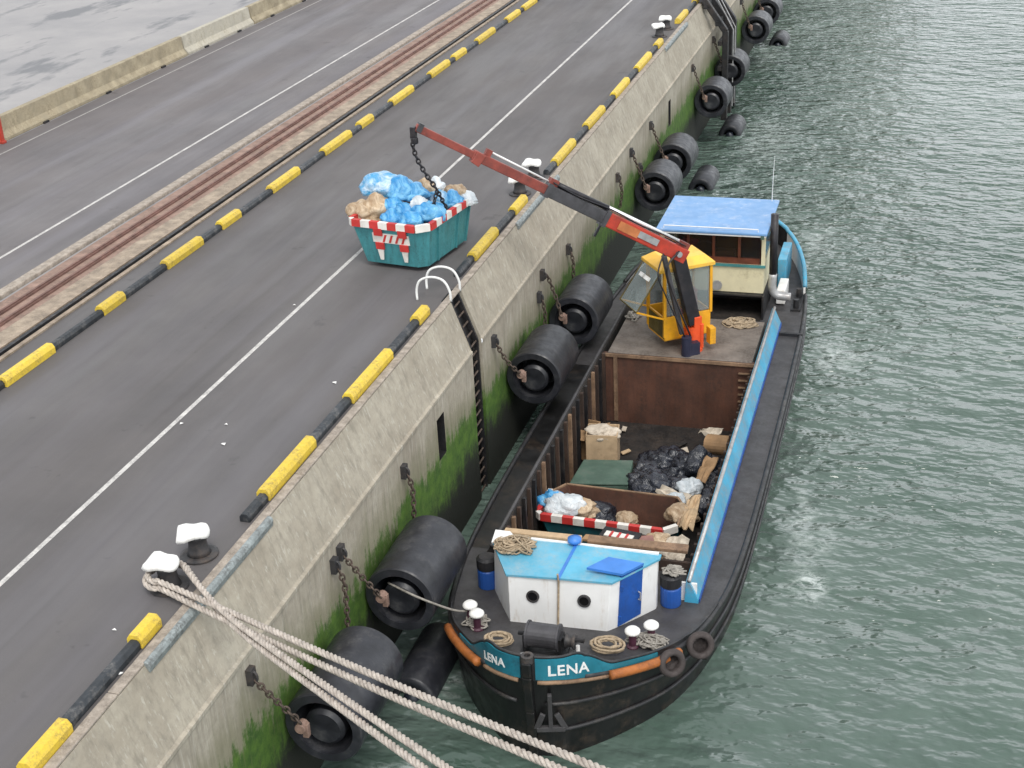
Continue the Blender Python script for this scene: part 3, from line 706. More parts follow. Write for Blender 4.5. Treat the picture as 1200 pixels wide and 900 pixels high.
# arc length along the deck outline from the stem: negative to port, positive to starboard
STEM = min(range(NB), key=lambda i: (outline[i].y, abs(outline[i].x-CX)))
def arc(sgn):
    out = [(0., outline[STEM])]; i = STEM
    for _ in range(NB//2):
        j = (i+sgn) % NB; out.append((out[-1][0]+(outline[j]-outline[i]).length, outline[j])); i = j
    return out
_t = arc(1); ARC = {1: _t, -1: arc(-1)}
if ARC[1][5][1].x < CX: ARC = {1: ARC[-1], -1: ARC[1]}
def hull_at(s, k=1.0, out=0.0):
    A = ARC[1 if s >= 0 else -1]; a = abs(s)
    for (s0, p0), (s1, p1) in zip(A, A[1:]):
        if s0 <= a <= s1:
            p = p0.lerp(p1, (a-s0)/max(1e-6, s1-s0)); t = (p1-p0).normalized(); n = Vector((t.y, -t.x, 0))
            if n.dot(p-Vector((CX, p.y+4, 0))) < 0: n = -n
            x, y = level(p, k); return Vector((x, y, sheer(p.y)+(W-sheer(p.y))*(1-k)))+n*out, p, n
    p = A[-1][1]; return Vector((p.x, p.y, sheer(p.y))), p, Vector((0,1,0))
def bh(s):
    a = abs(s)
    if a < 1.2: return .53+.07*math.exp(-((a-1.02)/.22)**2)
    if a < 2.3: return .53-.31*(lambda u: u*u*(3-2*u))(min(1,(a-1.2)/.75))
    if a < 5.5: return .22-.1*(a-2.3)/3.2
    return .12
def wallstrip(b, s0, s1, step, out, thick, top, bot=0.0, mi=0):
    n = max(2, int((s1-s0)/step)); rows = []
    for k in range(n+1):
        s = s0+(s1-s0)*k/n; o_, p, _ = hull_at(s, 1, out); i_, _, _ = hull_at(s, 1, out-thick); z = sheer(p.y)
        T = top(s)
        rows.append([Vector((o_.x,o_.y,z+bot)), Vector((o_.x,o_.y,z+T)), Vector((i_.x,i_.y,z+T)), Vector((i_.x,i_.y,z+bot))])
    b.grid(rows)
    for r_ in (rows[0], rows[-1]): b.ngon(r_)
b = MB(); wallstrip(b, -6, -.002, .12, 0, .07, bh, -.05); wallstrip(b, .002, 6, .12, 0, .07, bh, -.05)
b.build('bow_bulwark', M['deck_dark'], barge)
smax = ARC[1][-1][0]
s48 = next(s for s, p in ARC[1] if p.y > 45.6)
def sbh(s):
    y = hull_at(s)[1].y; u = min(1, max(0, (y-45.6)/1.2)); return (.05+.6*u+.2*min(1, max(0, (y-47)/5)))*(1 if s > 0 else .12+.5*min(1, max(0, (y-49.8)/1.2)))
b = MB(); wallstrip(b, s48, smax-.01, .25, 0, .07, sbh, -.2); wallstrip(b, -smax+.01, -s48, .25, 0, .07, sbh, -.2)
b.build('stern_bulwark', M['bwhite'], barge)
b = MB(); wallstrip(b, s48, smax-.01, .25, .03, .028, lambda s: sbh(s)-.01, -.2); wallstrip(b, -smax+.01, -s48, .25, .03, .028, lambda s: sbh(s)-.01, -.2)
b.build('stern_band', M['hull'], barge)
for sg in (1, -1):
    b = MB(); pts = []
    for k in range(40):
        s = sg*(s48+(smax-.02-s48)*k/39); o_, p, _ = hull_at(s, 1, -.02); pts.append(Vector((o_.x, o_.y, sheer(p.y)+sbh(s)+.04)))
    b.tube(pts, .075, 8); b.build('stern_rail', M['skyblue' if sg > 0 else 'hull'], barge, smooth=True)
# rubbing strakes and gunwale edge
def strake(name, s0, s1, k, r, m, out=.03, lift=0, step=.25):
    b = MB(); n = max(4, int((s1-s0)/step)); pts = []
    for i in range(n+1):
        q, p, _ = hull_at(s0+(s1-s0)*i/n, k, out); pts.append(q+Vector((0,0,lift)))
    b.tube(pts, r, 8); return b.build(name, m, barge, smooth=True)
strake('gunwale_rail', 1.2, s48, 1, .07, M['deck_dark'], .0, .02)
strake('gunwale_rail', -s48, -1.2, 1, .07, M['deck_dark'], .0, .02)
strake('rubbing_strake', .3, smax-3, .70, .045, M['deck_dark'], .03)
strake('rubbing_strake', -smax+3, -.3, .70, .045, M['deck_dark'], .03)
strake('rubbing_strake', .5, smax-4, .36, .045, M['deck_dark'], .03)
strake('rubbing_strake', .2, 1.75, 1, .045, M['rust_tan'], .05, -.04, .1)
strake('rubbing_strake', -1.2, -.2, 1, .045, M['rust_tan'], .05, -.04, .1)
# teal name boards with the name
b = MB(); wallstrip(b, .16, 3.1, .08, .03, .026, lambda s: bh(s)-.015, .005); b.build('name_board', M['nameteal'], barge)
b = MB(); wallstrip(b, -2.6, -.16, .08, .03, .026, lambda s: bh(s)-.015, .005); b.build('name_board', M['nameteal'], barge)
b = MB()
for sg in (1, -1):
    pts = []
    for k in range(60):
        s = sg*(.1+4.2*k/59); q, p, _ = hull_at(s, 1, -.02); pts.append(Vector((q.x, q.y, sheer(p.y)+bh(s)+.01)))
    b.tube(pts, .03, 6)
b.build('bulwark_cap', M['deck_dark'], barge, smooth=True)
def lettering(text, s0, size, zb, direction):
    cu = bpy.data.curves.new('t', 'FONT'); cu.body = text; cu.size = size; cu.offset = .006; cu.extrude = .004; cu.space_character = 1.08
    to = bpy.data.objects.new('t', cu); COL.objects.link(to); bpy.context.view_layer.update()
    me = bpy.data.meshes.new_from_object(to.evaluated_get(bpy.context.evaluated_depsgraph_get()))
    vs = []
    for v in me.vertices:
        q, p, n = hull_at(s0+direction*v.co.x, 1, .036+v.co.z)
        vs.append(Vector((q.x, q.y, sheer(p.y)+zb+v.co.y+.04*v.co.x)))
    mb = MB(); mb.add(vs, [tuple(p.vertices) for p in me.polygons]); mb.build('lettering', M['bwhite'], barge)
    bpy.data.objects.remove(to); bpy.data.curves.remove(cu)
lettering('LENA', .40, .35, .12, 1)
lettering('LENA', -1.22, .28, .14, 1)
# stem, anchor, bumpers
b = MB(); st = []
for k, lift in ((1.0, .46), (1.0, .1), (.62, 0), (.3, 0), (0, 0), (-.4, 0)):
    q, _, _ = hull_at(.0001, k, .05); st.append((CX, q.y, q.z+lift))
for p0, p1 in zip(st, st[1:]): b.bar(p0, p1, .2, .16, (0,1,0))
b.build('stem_bar', M['hull'], barge, bevel=.03)
MB().lathe([(.07,-.06),(.13,-.06),(.13,.1),(.07,.1),(.07,-.06)], (CX, 22.22, sheer(22.2)+.48), n=16).build('fairlead', M['castiron'], barge, smooth=False)
b = MB(); q0, _, n0 = hull_at(.42, .86, .12); q1, _, _ = hull_at(.40, .42, .12)
b.bar(q0, q1, .09, .09); u = Vector((.9,.25,0)).normalized()
b.bar(q1-u*.3, q1+u*.3, .1, .12); b.bar(q1-u*.3, q1-u*.14+Vector((0,-.05,.42)), .06, .12); b.bar(q1+u*.3, q1+u*.14+Vector((0,-.05,.42)), .06, .12)
b.build('anchor', M['deck'], barge, bevel=.015)
strake('orange_bumper', -3.35, -1.35, 1, .1, M['orange'], .12, .02, .1)
strake('orange_bumper', 1.75, 3.7, 1, .1, M['orange'], .12, .02, .1)
# coamings
def coaming(x_in, x_out, x_top, y0, y1, m, h, top):
    b = MB(); b.prism([(x_in, y0, D-.25), (x_out, y0, D+.0), (x_out, y0, D+.12), (x_top, y0, D+h), (x_top-.07*(1 if x_out > x_in else -1), y0, D+h), (x_in, y0, D+.1)], (0, y1-y0, 0))
    c = b.build('coaming', m, barge)
    MB().tube([(x_top, y0, D+h+.02), (x_top, y1, D+h+.02)], .05, 8).build('top_rail', top, c, smooth=True)
    return c
cs = coaming(HX1-.02, 7.66, 7.44, 26.9, 43.4, M['skyblue'], .6, M['silver'])
MB().prism([(7.665,26.95,D+.0),(7.69,26.95,D+.0),(7.69,26.95,D+.13),(7.665,26.95,D+.13)], (0,16.4,0)).build('foot_stripe', M['royal'], cs)
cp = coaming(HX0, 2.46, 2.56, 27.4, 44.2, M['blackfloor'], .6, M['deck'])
for k in range(17):
    y = 28+k; MB().prism([(2.46,y,D),(2.2,y,D),(2.5,y,D+.5)], (0,.03,0)).build('bracket', M['blacksteel'], cp)
b = MB()
b.box((HX1-.0, 27.0, D+.2), (.5,.06,.62)); b.build('end_plate', M['bwhite'], cs)
# hold
b = MB()
b.grid([[Vector((HX0,y,z)) for z in (D+.1,-5.6,HZ)] for y in (HY0,34,HY1)]); b.build('hold_side', M['rust_dark'], barge)
b = MB(); b.grid([[Vector((HX1,y,z)) for z in (D+.1,-5.6,HZ)] for y in (HY0,34,HY1)]); b.build('hold_side', M['rust_dark'], barge)
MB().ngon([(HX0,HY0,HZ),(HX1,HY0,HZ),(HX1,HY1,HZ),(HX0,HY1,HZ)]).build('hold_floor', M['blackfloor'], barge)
MB().box((4.99,HY0-.04,(HZ+D+.3)/2), (HX1-HX0,.08,D+.3-HZ)).build('fore_bulkhead', M['rust_dark'], barge)
MB().box((4.99,HY1+.05,(HZ-4.22)/2), (HX1-HX0,.1,-4.22-HZ)).build('aft_bulkhead', M['rust'], barge)
b = MB(); b.box((3.0,HY1-.02,-5.4),(.1,.06,2.3)); b.box((4.99,HY1-.02,-4.27),(4.7,.08,.1)); b.box((3.06,HY1-.025,-5.4),(.02,.08,2.3)); b.build('bulkhead_frame', M['rust_tan'], barge)
b = MB()
for k in range(6): b.box((7.05,HY1-.06,-4.55-.24*k),(.38,.08,.035))
b.build('climbing_rung', M['rust_tan'], barge)
for k in range(23):
    y = HY0+.25+.48*k
    MB().box((HX0+.05,y,-5.36),(.1,.1,2.42)).build('hold_frame', M['rust_tan' if k % 6 == 1 else ('blacksteel' if k % 2 else 'rust_dark')], barge)
    MB().box((HX1-.07,y,-5.45),(.14,.1,2.2)).build('hold_frame', M['rust_dark'], barge)
# raised aft deck and wheelhouse
MB().box((5.0,40.83,-4.45), (4.5,3.2,.5)).build('aft_deck', M['aftdeck'], barge, bevel=.03)
MB().box((5.2,44.0,-4.68),(3.5,3.1,.03)).build('well_shade_sheet', M['blackfloor'], barge)  # dark sheet over the deck, standing in for shade under the wheelhouse
WX0, WX1, WY0, WY1, WZ0, WZ1 = 3.55, 6.98, 44.0, 46.9, -3.85, -1.72
b = MB(); b.box((5.2,46.6,-4.3),(3.7,2.4,.86)); b.box((3.42,44.6,-4.3),(.06,1.7,.86)); b.box((7.0,44.6,-4.3),(.06,1.7,.86)); b.box((5.2,44.6,-3.89),(3.5,1.6,.05))
b.build('engine_casing', M['blacksteel'], barge)
sill = -2.86
b = MB(); w = .07
b.box(((WX0+WX1)/2, WY0+w/2, (WZ0+sill)/2), (WX1-WX0, w, sill-WZ0)); b.box(((WX0+WX1)/2, WY1-w/2, (WZ0+WZ1)/2), (WX1-WX0, w, WZ1-WZ0))
for x in (WX0+w/2, WX1-w/2):
    b.box((x, (WY0+WY1)/2, (WZ0+sill)/2), (w, WY1-WY0-2*w, sill-WZ0))
    b.box((x, WY0+.09, (sill+WZ1)/2), (.12,.18,WZ1-sill)); b.box((x, WY1-.12, (sill+WZ1)/2), (.12,.1,WZ1-sill))
    b.box((x, (WY0+WY1)/2, WZ1-.08), (w, WY1-WY0-.6, .16))
wh = b.build('wheelhouse', M['cream'], barge)
MB().box(((WX0+WX1)/2, WY0-.02, sill-.04), (WX1-WX0+.1,.08,.08)).build('green_trim', M['greenline'], wh)
b = MB(); b.box(((WX0+WX1)/2, WY0+.1, sill+.1), (WX1-WX0-.3,.12,.2)); b.box(((WX0+WX1)/2, WY0+.1, WZ1-.09), (WX1-WX0-.3,.1,.18))
for x in (WX0+.9, WX0+1.75, WX0+2.6): b.box((x, WY0+.1, (sill+WZ1)/2+.01), (.09,.1,WZ1-sill-.36))
b.build('window_frame', M['wood'], wh)
for k, (x0, x1) in enumerate(((WX0+.15,WX0+.855),(WX0+.945,WX0+1.705),(WX0+1.795,WX0+2.555),(WX0+2.645,WX1-.15))):
    MB().box(((x0+x1)/2, WY0+.1, (sill+WZ1)/2+.01), (x1-x0-.004,.02,WZ1-sill-.37)).build('window', M['glass'], wh)
for x in (WX0+.03, WX1-.03): MB().box((x,(WY0+WY1)/2,(sill+WZ1)/2-.08),(.02,WY1-WY0-.4,WZ1-sill-.17)).build('window', M['glass'], wh)
b = MB(); b.box(((WX0+WX1)/2, WY0+.55, sill-.1), (WX1-WX0-.3,.6,.12)); b.box((5.6, WY0+.6, sill+.1), (.7,.3,.34))
b.build('dashboard', M['wood'], wh); b = MB(); b.lathe([(.3,-.03),(.34,0),(.3,.03),(.27,0),(.3,-.03)], (4.9,WY0+.95,sill+.15), (0,1,.3), 20); b.build('steering_wheel', M['wood'], wh); b = MB(); b.box(((WX0+WX1)/2,WY1-.16,(WZ0+WZ1)/2),(WX1-WX0-.2,.1,WZ1-WZ0-.1))
b.build('back_panel', M['wood'], wh)
MB().box((4.35, WY0+1.1, sill+.05), (.55,.2,.75)).build('helm_seat', M['seatred'], wh, bevel=.05)
b = MB(); b.box(((WX0+WX1)/2, (43.6+47.15)/2, -1.66), (3.66, 3.55, .1)); b.build('roof', M['whblue'], wh, bevel=.03)
MB().box(((WX0+WX1)/2, (43.6+47.15)/2, -1.73), (3.6, 3.5, .05)).build('roof_edge', M['bwhite'], wh)
b = MB(); b.lathe([(.13,0),(.17,.04),(.17,.1),(.12,.1)], (5.45,WY0-.0,-3.62), (0,-1,0), 18); b.build('round_lamp', M['silver'], wh, smooth=False)
b = MB(); b.tube([(7.24,44.4,-1.2),(7.24,44.4,-3.3)], .13, 14); b.build('exhaust_pipe', M['crane_black'], barge, smooth=True)
MB().tube(catmull([(7.24,44.4,-3.28),(7.24,44.4,-3.8),(7.4,44.42,-4.05),(7.85,44.45,-4.1)], 5), .14, 12).build('exhaust_bend', M['silver'], barge, smooth=True)
b = MB(); b.tube([(6.85,46.95,-1.7),(6.87,46.95,-.6),(6.9,46.95,.0)], [.016,.01,.006], 6); b.build('antenna', M['bwhite'], barge)
MB().tube([(3.7,43.66,-1.58),(3.7,43.66,-1.5),(6.8,43.66,-1.5),(6.8,43.66,-1.58)], .018, 6).build('grab_rail', M['bwhite'], wh)
for x in (3.6,6.95): MB().box((x,43.62,-1.75),(.1,.1,.12)).build('side_light', M['crane_red' if x < 5 else 'greenboard'], wh)
MB().box((7.32,47.4,-4.1), (.3,1.8,1.1)).build('side_locker', M['skyblue'], barge, bevel=.03)
MB().box((7.45,45.7,-4.4), (.3,1.2,.5)).build('side_locker', M['bwhite'], barge, bevel=.03)
b = MB()
for y in (44.9,45.9): b.tube([(8.0,y,D),(8.0,y,D+.35)], .1, 10); 
b.box((8.0,45.4,D+.03),(.34,1.5,.06)); b.build('mooring_bitts', M['blacksteel'], barge)
MB().box((8.0,42.6,D+.05),(.9,.12,.1)).build('deck_step', M['blacksteel'], barge)
# bow deckhouse
zb, zt = -4.75, -3.3
base = [(3.72,25.0),(5.9,25.12),(6.76,26.45),(6.76,26.62),(2.92,26.62),(2.92,26.4)]
top = [(3.68,25.14),(5.98,25.3),(6.8,26.45),(6.8,26.62),(2.98,26.62),(2.98,26.4)]
b = MB(); n = len(base)
b.add([(x,y,zb) for x, y in base]+[(x,y,zt) for x, y in top], [tuple(range(n))[::-1]]+[(k,(k+1) % n,n+(k+1) % n,n+k) for k in range(n)])
dh = b.build('deckhouse', M['bwhite'], barge, bevel=.015)
rz = .04; A = [Vector((x,y,zt)) for x, y in top]
def out(v, k=1.03): c = Vector((4.9,26.1,zt)); return c+(v-c)*k
rf, rb = Vector((4.84,25.16,zt+rz)), Vector((4.9,26.68,zt+rz))
P5 = [out(v) for v in A]
b = MB(); b.add([P5[0],rf,rb,P5[4],P5[5]], [(0,1,2,3,4)]); b.add([rf,P5[1],P5[2],P5[3],rb], [(0,1,2,3,4)])
b.build('roof', M['roofblue'], dh, solid=.05)
MB().bar(rf+Vector((0,-.03,.02)), rb+Vector((0,0,.02)), .07, .04).build('ridge_strip', M['hatchblue'], dh)
MB().bar(Vector((2.95,26.62,zt+.05)), Vector((6.8,26.62,zt+.04)), .08, .06).build('roof_kerb', M['bwhite'], dh)
MB().add([(2.95,26.3,zt+.03),(3.7,26.3,zt+.08),(3.3,26.65,zt+.16),(2.95,26.65,zt+.16)], [(0,1,2,3)]).build('vent_hood', M['bwhite'], dh, solid=.05)
def chamf(u, z, o=.0):
    lo = Vector((*base[1],zb)).lerp(Vector((*base[2],zb)), u); hi = Vector((*top[1],zt)).lerp(Vector((*top[2],zt)), u)
    return lo.lerp(hi, (z-zb)/(zt-zb))+Vector((.84,-.54,0))*o
u0, u1 = .2, .66
b = MB(); f = [chamf(u0,-4.5,.03),chamf(u1,-4.5,.03),chamf(u1,-3.24,.04),chamf(u0,-3.24,.04)]; b.prism(f, Vector((-.84,.54,0))*.06); b.build('door', M['royal'], dh)
b = MB(); q0, q1 = chamf(u0,-3.24,.06), chamf(u1,-3.24,.06); inn = Vector((-.8,.0,.06)); b.add([q0+Vector((0,0,.05)),q1+Vector((0,0,.05)),q1+inn+Vector((0,0,.05)),q0+inn+Vector((0,0,.05))], [(0,1,2,3)]); b.build('hatch_lid', M['hatchblue'], dh, solid=.06)
def front(x, z): t = (z-zb)/(zt-zb); return Vector((x, 25.0+(x-3.72)*.055+.15*t, z))
for x in (4.24, 5.4):
    q = front(x, -3.78)
    f = MB().lathe([(.11,-.03),(.15,-.03),(.15,.03),(.11,.03),(.11,-.03)], q, (0,-1,.1), 20).build('porthole', M['castiron'], dh)
    MB().lathe([(.115,-.01),(.115,.012)], q, (0,-1,.1), 20).build('pane', M['darkpane'], f)
MB().tube([front(4.82,-4.5)+Vector((0,-.04,0)), front(4.84,-3.35)+Vector((0,-.05,0)), (4.84,25.1,zt+.2)], .025, 8).build('drain_pipe', M['ropetan'], dh)
MB().lathe([(.09,0),(.09,.1),(.16,.14),(.16,.22),(.0,.26)], (4.85,26.6,zt+.0), n=14).build('roof_vent', M['hatchblue'], dh, smooth=True)
for x, yy in ((2.72,26.55), (7.05,26.75)):
    bx = MB(); bx.lathe([(.21,0),(.24,.05),(.24,.5),(.21,.54)], (x,yy,sheer(yy)-.02), n=18)
    bb = bx.build('chain_locker', M['royal'], barge, smooth=False)
    MB().lathe([(.22,0),(.25,.02),(.25,.26),(.18,.31)], (x,yy,sheer(yy)+.52), n=18).build('lid', M['blacksteel'], bb)
hd = chamf(.58,-3.95,.05); MB().tube([hd+Vector((0,0,-.1)), hd+Vector((.05,-.03,-.1)), hd+Vector((.05,-.03,.1)), hd+Vector((0,0,.1))], .018, 6).build('handle', M['silver'], dh)
for z in (-4.3,-3.55): MB().box(chamf(.22,z,.04),(.06,.06,.12)).build('hinge', M['royal'], dh)
# windlass and bitts on the bow
wz = sheer(23.75)+.42; wy = 23.75
b = MB(); b.lathe([(.0,-.36),(.3,-.36),(.3,-.32),(.27,-.32),(.27,.32),(.3,.32),(.3,.36),(0,.36)], (4.86,wy,wz), (1,0,0), 24); wd = b.build('windlass', M['crane_grey'], barge)
b = MB(); b.box((4.47,wy,wz-.2),(.07,.34,.5)); b.box((5.25,wy,wz-.2),(.07,.34,.5)); b.box((4.86,wy+.1,wz-.42),(1.0,.5,.08)); b.tube([(4.3,wy,wz),(5.75,wy,wz)], .05, 8); b.build('frame', M['blacksteel'], wd)
b = MB(); b.lathe([(.16,0),(.18,.02),(.12,.08),(.12,.14),(.18,.2),(.16,.22)], (5.34,wy,wz-.05), (1,0,0), 16); b.build('warping_head', M['castiron'], wd, smooth=True)
MB().tube([(5.62,wy-.05,wz-.1),(5.64,wy-.12,wz-.42)], .045, 8).build('lever', M['bwhite'], wd)
MB().lathe([(.1,0),(.12,.05),(.0,.09)], (4.5,wy-.3,wz-.4), n=12).build('cap', M['bwhite'], wd, smooth=True)
for x, yy in ((2.86,24.8),(3.14,24.42),(6.62,24.55),(6.95,24.95)):
    z = sheer(yy); q = MB().lathe([(.13,0),(.13,.05),(.085,.08),(.085,.34),(.1,.38)], (x,yy,z), n=16).build('bow_bitt', M['bitpurple'], barge, smooth=False)
    MB().lathe([(.13,.37),(.17,.41),(.17,.45),(.12,.5),(.0,.52)], (x,yy,z), n=16).build('cap', M['capwhite'], q, smooth=True)

# ------------------------------------------------------------------ crane standing on the aft deck
CB = Vector((5.3, 39.9, -4.2)); TH = math.atan2(.81, -.59)
crane = thing('loader_crane', 'red hydraulic loader crane with yellow cab on the barge, its arm reaching over the quay', 'crane', CB, rotz=TH)
def cw(p):   # world to the crane's own frame
    v = Vector(p)-CB; c_, s_ = math.cos(TH), math.sin(TH); return Vector((v.x*c_+v.y*s_, -v.x*s_+v.y*c_, v.z))
L = dict(parent=crane, local=True)
MB().lathe([(.34,0),(.34,.1),(.25,.16),(.22,.8)], (0,0,0), n=20).build('slew_base', M['crane_orange'], **L)
b = MB(); b.box((-.12,-.1,.6),(.2,.26,1.1)); b.box((.12,.05,.35),(.18,.3,.7)); b.tube([(-.2,-.22,.1),(-.2,-.22,.9)], .07, 10); b.build('column', M['crane_orange'], bevel=.02, **L)
b = MB(); b.tube([(-.34,.36,0),(-.34,.36,.62)], .16, 14); b.box((-.3,.1,.2),(.3,.3,.4)); b.build('oil_pump', M['navy'], smooth=False, **L)
MB().box((-.3,-.5,.52),(.28,.2,.55)).build('valve_box', M['cabyellow'], bevel=.02, **L)
Jw = at(793,296,'y',39.55); Tw = at(488,147,'y',35.05)
J, T = cw(Jw), cw(Tw); J.x *= .4; 
b = MB(); b.bar((-.05,-.02,.9), J+Vector((0,.0,.05)), .3, .42, (0,1,0)); b.build('lifting_arm', M['crane_black'], bevel=.03, **L)
b = MB(); b.bar((-.12,.42,.65), J+(T-J)*.06+Vector((-.1,0,-.28)), .14, .14, (0,1,0)); b.build('lifting_ram', M['crane_grey'], bevel=.02, **L)
d = (T-J); jl = d.length; d.normalize(); upv = Vector((1,0,0)).cross(d)*1.0
if upv.z < 0: upv = -upv
def jp(t, o=0.0, sx=0.0): return J+d*(t*jl)+upv*o+Vector((sx,0,0))
MB().bar(jp(-.035), jp(.30), .32, .44, upv).build('main_boom', M['crane_red'], bevel=.03, **L)
b = MB(); b.bar(jp(.09,.02,-.18), jp(.17,.02,-.18), .02, .2, upv); b.build('maker_plate', M['silver'], **L)
MB().bar(jp(.17,.0,-.182), jp(.25,.0,-.182), .02, .26, upv).build('orange_panel', mat('faded_orange', (.5,.17,.06), .5, var=.2), **L)
MB().bar(jp(.30), jp(.52,-.01), .27, .36, upv).build('boom_section', M['crane_grey'], bevel=.02, **L)
MB().bar(jp(.50,-.02), jp(.80,-.03), .2, .27, upv).build('extension_arm', M['crane_old'], bevel=.02, **L)
MB().bar(jp(.78,-.04), jp(1.0,-.05), .15, .21, upv).build('extension_tip', M['crane_old'], bevel=.02, **L)
b = MB(); b.bar(jp(.765,-.1), jp(.795,-.06), .26, .36, upv); b.build('arm_collar', M['crane_old'], bevel=.02, **L)
b = MB(); b.tube([jp(.0,.33,.05), jp(.31,.30,.05)], .06, 10); b.build('ram_rod', M['chrome'], smooth=True, **L)
b = MB(); b.tube([jp(.30,.28,.05), jp(.52,.24,.05)], .085, 10); b.build('ram_barrel', M['crane_black'], smooth=True, **L)
b = MB(); b.tube([jp(.52,.22,.05), jp(.75,.24,.05)], .028, 8); b.build('thin_rod', M['bwhite'], smooth=True, **L)
for u0_, u1_, o_, w_, h_ in ((.5,.53,.2,.2,.3),(.745,.765,.16,.12,.26),(-.03,.01,.28,.2,.22)):
    MB().bar(jp(u0_,o_,.03), jp(u1_,o_,.03), w_, h_, upv).build('bracket', M['crane_old'], **L)
for k_, o_ in enumerate((.0, .06)):
    MB().tube(catmull([jp(-.01,.3,-.1-o_), jp(.08,.32,-.12-o_), jp(.18,.27,-.11-o_), jp(.3,.3,-.1-o_), jp(.42,.22,-.1-o_), jp(.52,.26,-.09-o_)], 5), .018, 6).build('hydraulic_hose', M['crane_black'], smooth=True, **L)
for t_, w_, h_ in ((.0,.35,.1),(.295,.36,.5),(.52,.3,.42),(.985,.2,.24)): MB().bar(jp(t_-.004,-.01), jp(t_+.012,-.01), w_, h_, upv).build('end_plate', M['crane_grey'], **L)
b = MB(); b.lathe([(0,-.24),(.09,-.24),(.09,.24),(0,.24)], J+Vector((0,0,0)), (1,0,0), 14); b.build('hinge_pin', M['silver'], smooth=False, **L)
b = MB(); b.bar(jp(.305,-.22,-.1), jp(.305,-.62,-.1), .07, .07, upv); b.build('hanging_hose', M['crane_black'], **L)
b = MB(); b.tube(catmull([J+Vector((-.2,0,.1)), J+Vector((-.34,.45,-.25)), J+Vector((-.3,.35,-.9)), Vector((-.28,.2,.6))], 6), .03, 6); b.tube(catmull([J+Vector((-.15,.5,.1)), J+Vector((-.3,.75,-.5)), J+Vector((-.3,.5,-1.2)), Vector((-.3,.35,.5))], 6), .025, 6); b.build('hydraulic_hose', M['crane_black'], smooth=True, **L)
# the cab (own part with its panels, posts, panes, seat)
x0, x1, y0, y1, z0, z1 = .26, 1.46, -.75, .82, .35, 2.72
b = MB(); b.box(((x0+x1)/2,(y0+y1)/2,z0),(x1-x0,y1-y0,.08)); b.box((x0,(y0+y1)/2,z0+.38),(.05,y1-y0,.76)); b.box((x1,(y0+y1)/2,z0+.38),(.05,y1-y0,.76)); b.box(((x0+x1)/2,y0,z0+.38),(x1-x0-.06,.05,.76))
cab = b.build('cab', M['cabyellow'], bevel=.015, **L)
LC = dict(parent=cab, local=True)
for x in (x0, x1):
    for y in (y0, y1): MB().box((x,y,(z0+.7+z1)/2),(.09,.09,z1-z0-.7)).build('post', M['cabyellow'], **LC)
    MB().bar((x,y1,z0+.1),(x,y1,z0+.7),.08,.08).build('post', M['cabyellow'], **LC)
MB().bar((x0+.05,y1,z0+.72),(x1-.05,y1,z0+.72),.06,.06).build('cross_bar', M['cabyellow'], **LC)
b = MB(); zr = z1; n_ = .2
b.add([(x0-.1,y0-.1,zr),(x1+.1,y0-.1,zr),(x1+.1,y1+.18,zr),(x0-.1,y1+.18,zr),(x0+.14,y0+.12,zr+n_),(x1-.14,y0+.12,zr+n_),(x1-.14,y1-.12,zr+n_),(x0+.14,y1-.12,zr+n_),(x0-.1,y0-.1,zr-.1),(x1+.1,y0-.1,zr-.1),(x1+.1,y1+.18,zr-.1),(x0-.1,y1+.18,zr-.1)],
      [(4,5,6,7),(0,1,5,4),(1,2,6,5),(2,3,7,6),(3,0,4,7),(8,9,1,0),(9,10,2,1),(10,11,3,2),(11,8,0,3),(11,10,9,8)])
b.build('roof', M['cabroof'], **LC)
MB().box(((x0+x1)/2,y1-.02,z0+.35),(x1-x0-.1,.04,.66)).build('front_panel', M['olive'], **LC)
for x in (x0, x1): MB().box((x,(y0+y1)/2,(z0+.78+z1-.1)/2),(.014,y1-y0-.1,z1-z0-.9)).build('side_window', M['cabglass'], **LC)
MB().box(((x0+x1)/2,y0,(z0+.78+z1-.1)/2),(x1-x0-.1,.014,z1-z0-.9)).build('rear_window', M['cabglass'], **LC)
hp, hq = Vector((0,y1+.12,z1-.06)), Vector((0,y1+.95,z1-1.25))
b = MB()
for x in (x0-.02, x1+.02): b.bar(hp+Vector((x,0,0)), hq+Vector((x,0,0)), .035, .035, (0,0,1))
b.bar(hq+Vector((x0,0,0)), hq+Vector((x1,0,0)), .035, .035); b.bar(hp+Vector((x0,0,0)), hp+Vector((x1,0,0)), .035, .035)
wf = b.build('windscreen_frame', M['olive'], **LC)
b = MB(); b.add([hp+Vector((x0+.02,0,0)), hp+Vector((x1-.02,0,0)), hq+Vector((x1-.02,0,0)), hq+Vector((x0+.02,0,0))], [(0,1,2,3)]); b.build('windscreen', M['cabglass'], solid=.012, **LC)
b = MB(); b.box(((x0+x1)/2,-.1,z0+.5),(.55,.55,.16)); b.box(((x0+x1)/2,-.42,z0+.95),(.55,.14,.85)); b.box(((x0+x1)/2,-.1,z0+.24),(.3,.3,.4)); b.build('seat', M['seatred'], bevel=.05, **LC)
b = MB()
for x in ((x0+x1)/2-.2, (x0+x1)/2+.2): b.tube([(x,.4,z0),(x,.42,z0+.9)], .025, 8); b.lathe([(.0,-.05),(.05,0),(0,.05)], (x,.42,z0+.92), n=10)
b.build('control_lever', M['crane_black'], smooth=True, **LC)
b = MB()
for x in (x0+.25, x0+.6): b.box((x, hp.y+.35, z1-.3),(.22,.12,.1), Matrix.Rotation(-.9,3,'X'))
b.build('work_lamp', M['capwhite'], **LC)

for x in (x0-.02, x1+.02): MB().bar((x,y1+.02,z0+.72), hq+Vector((x,0,0)), .05, .05).build('strut', M['cabyellow'], **LC)
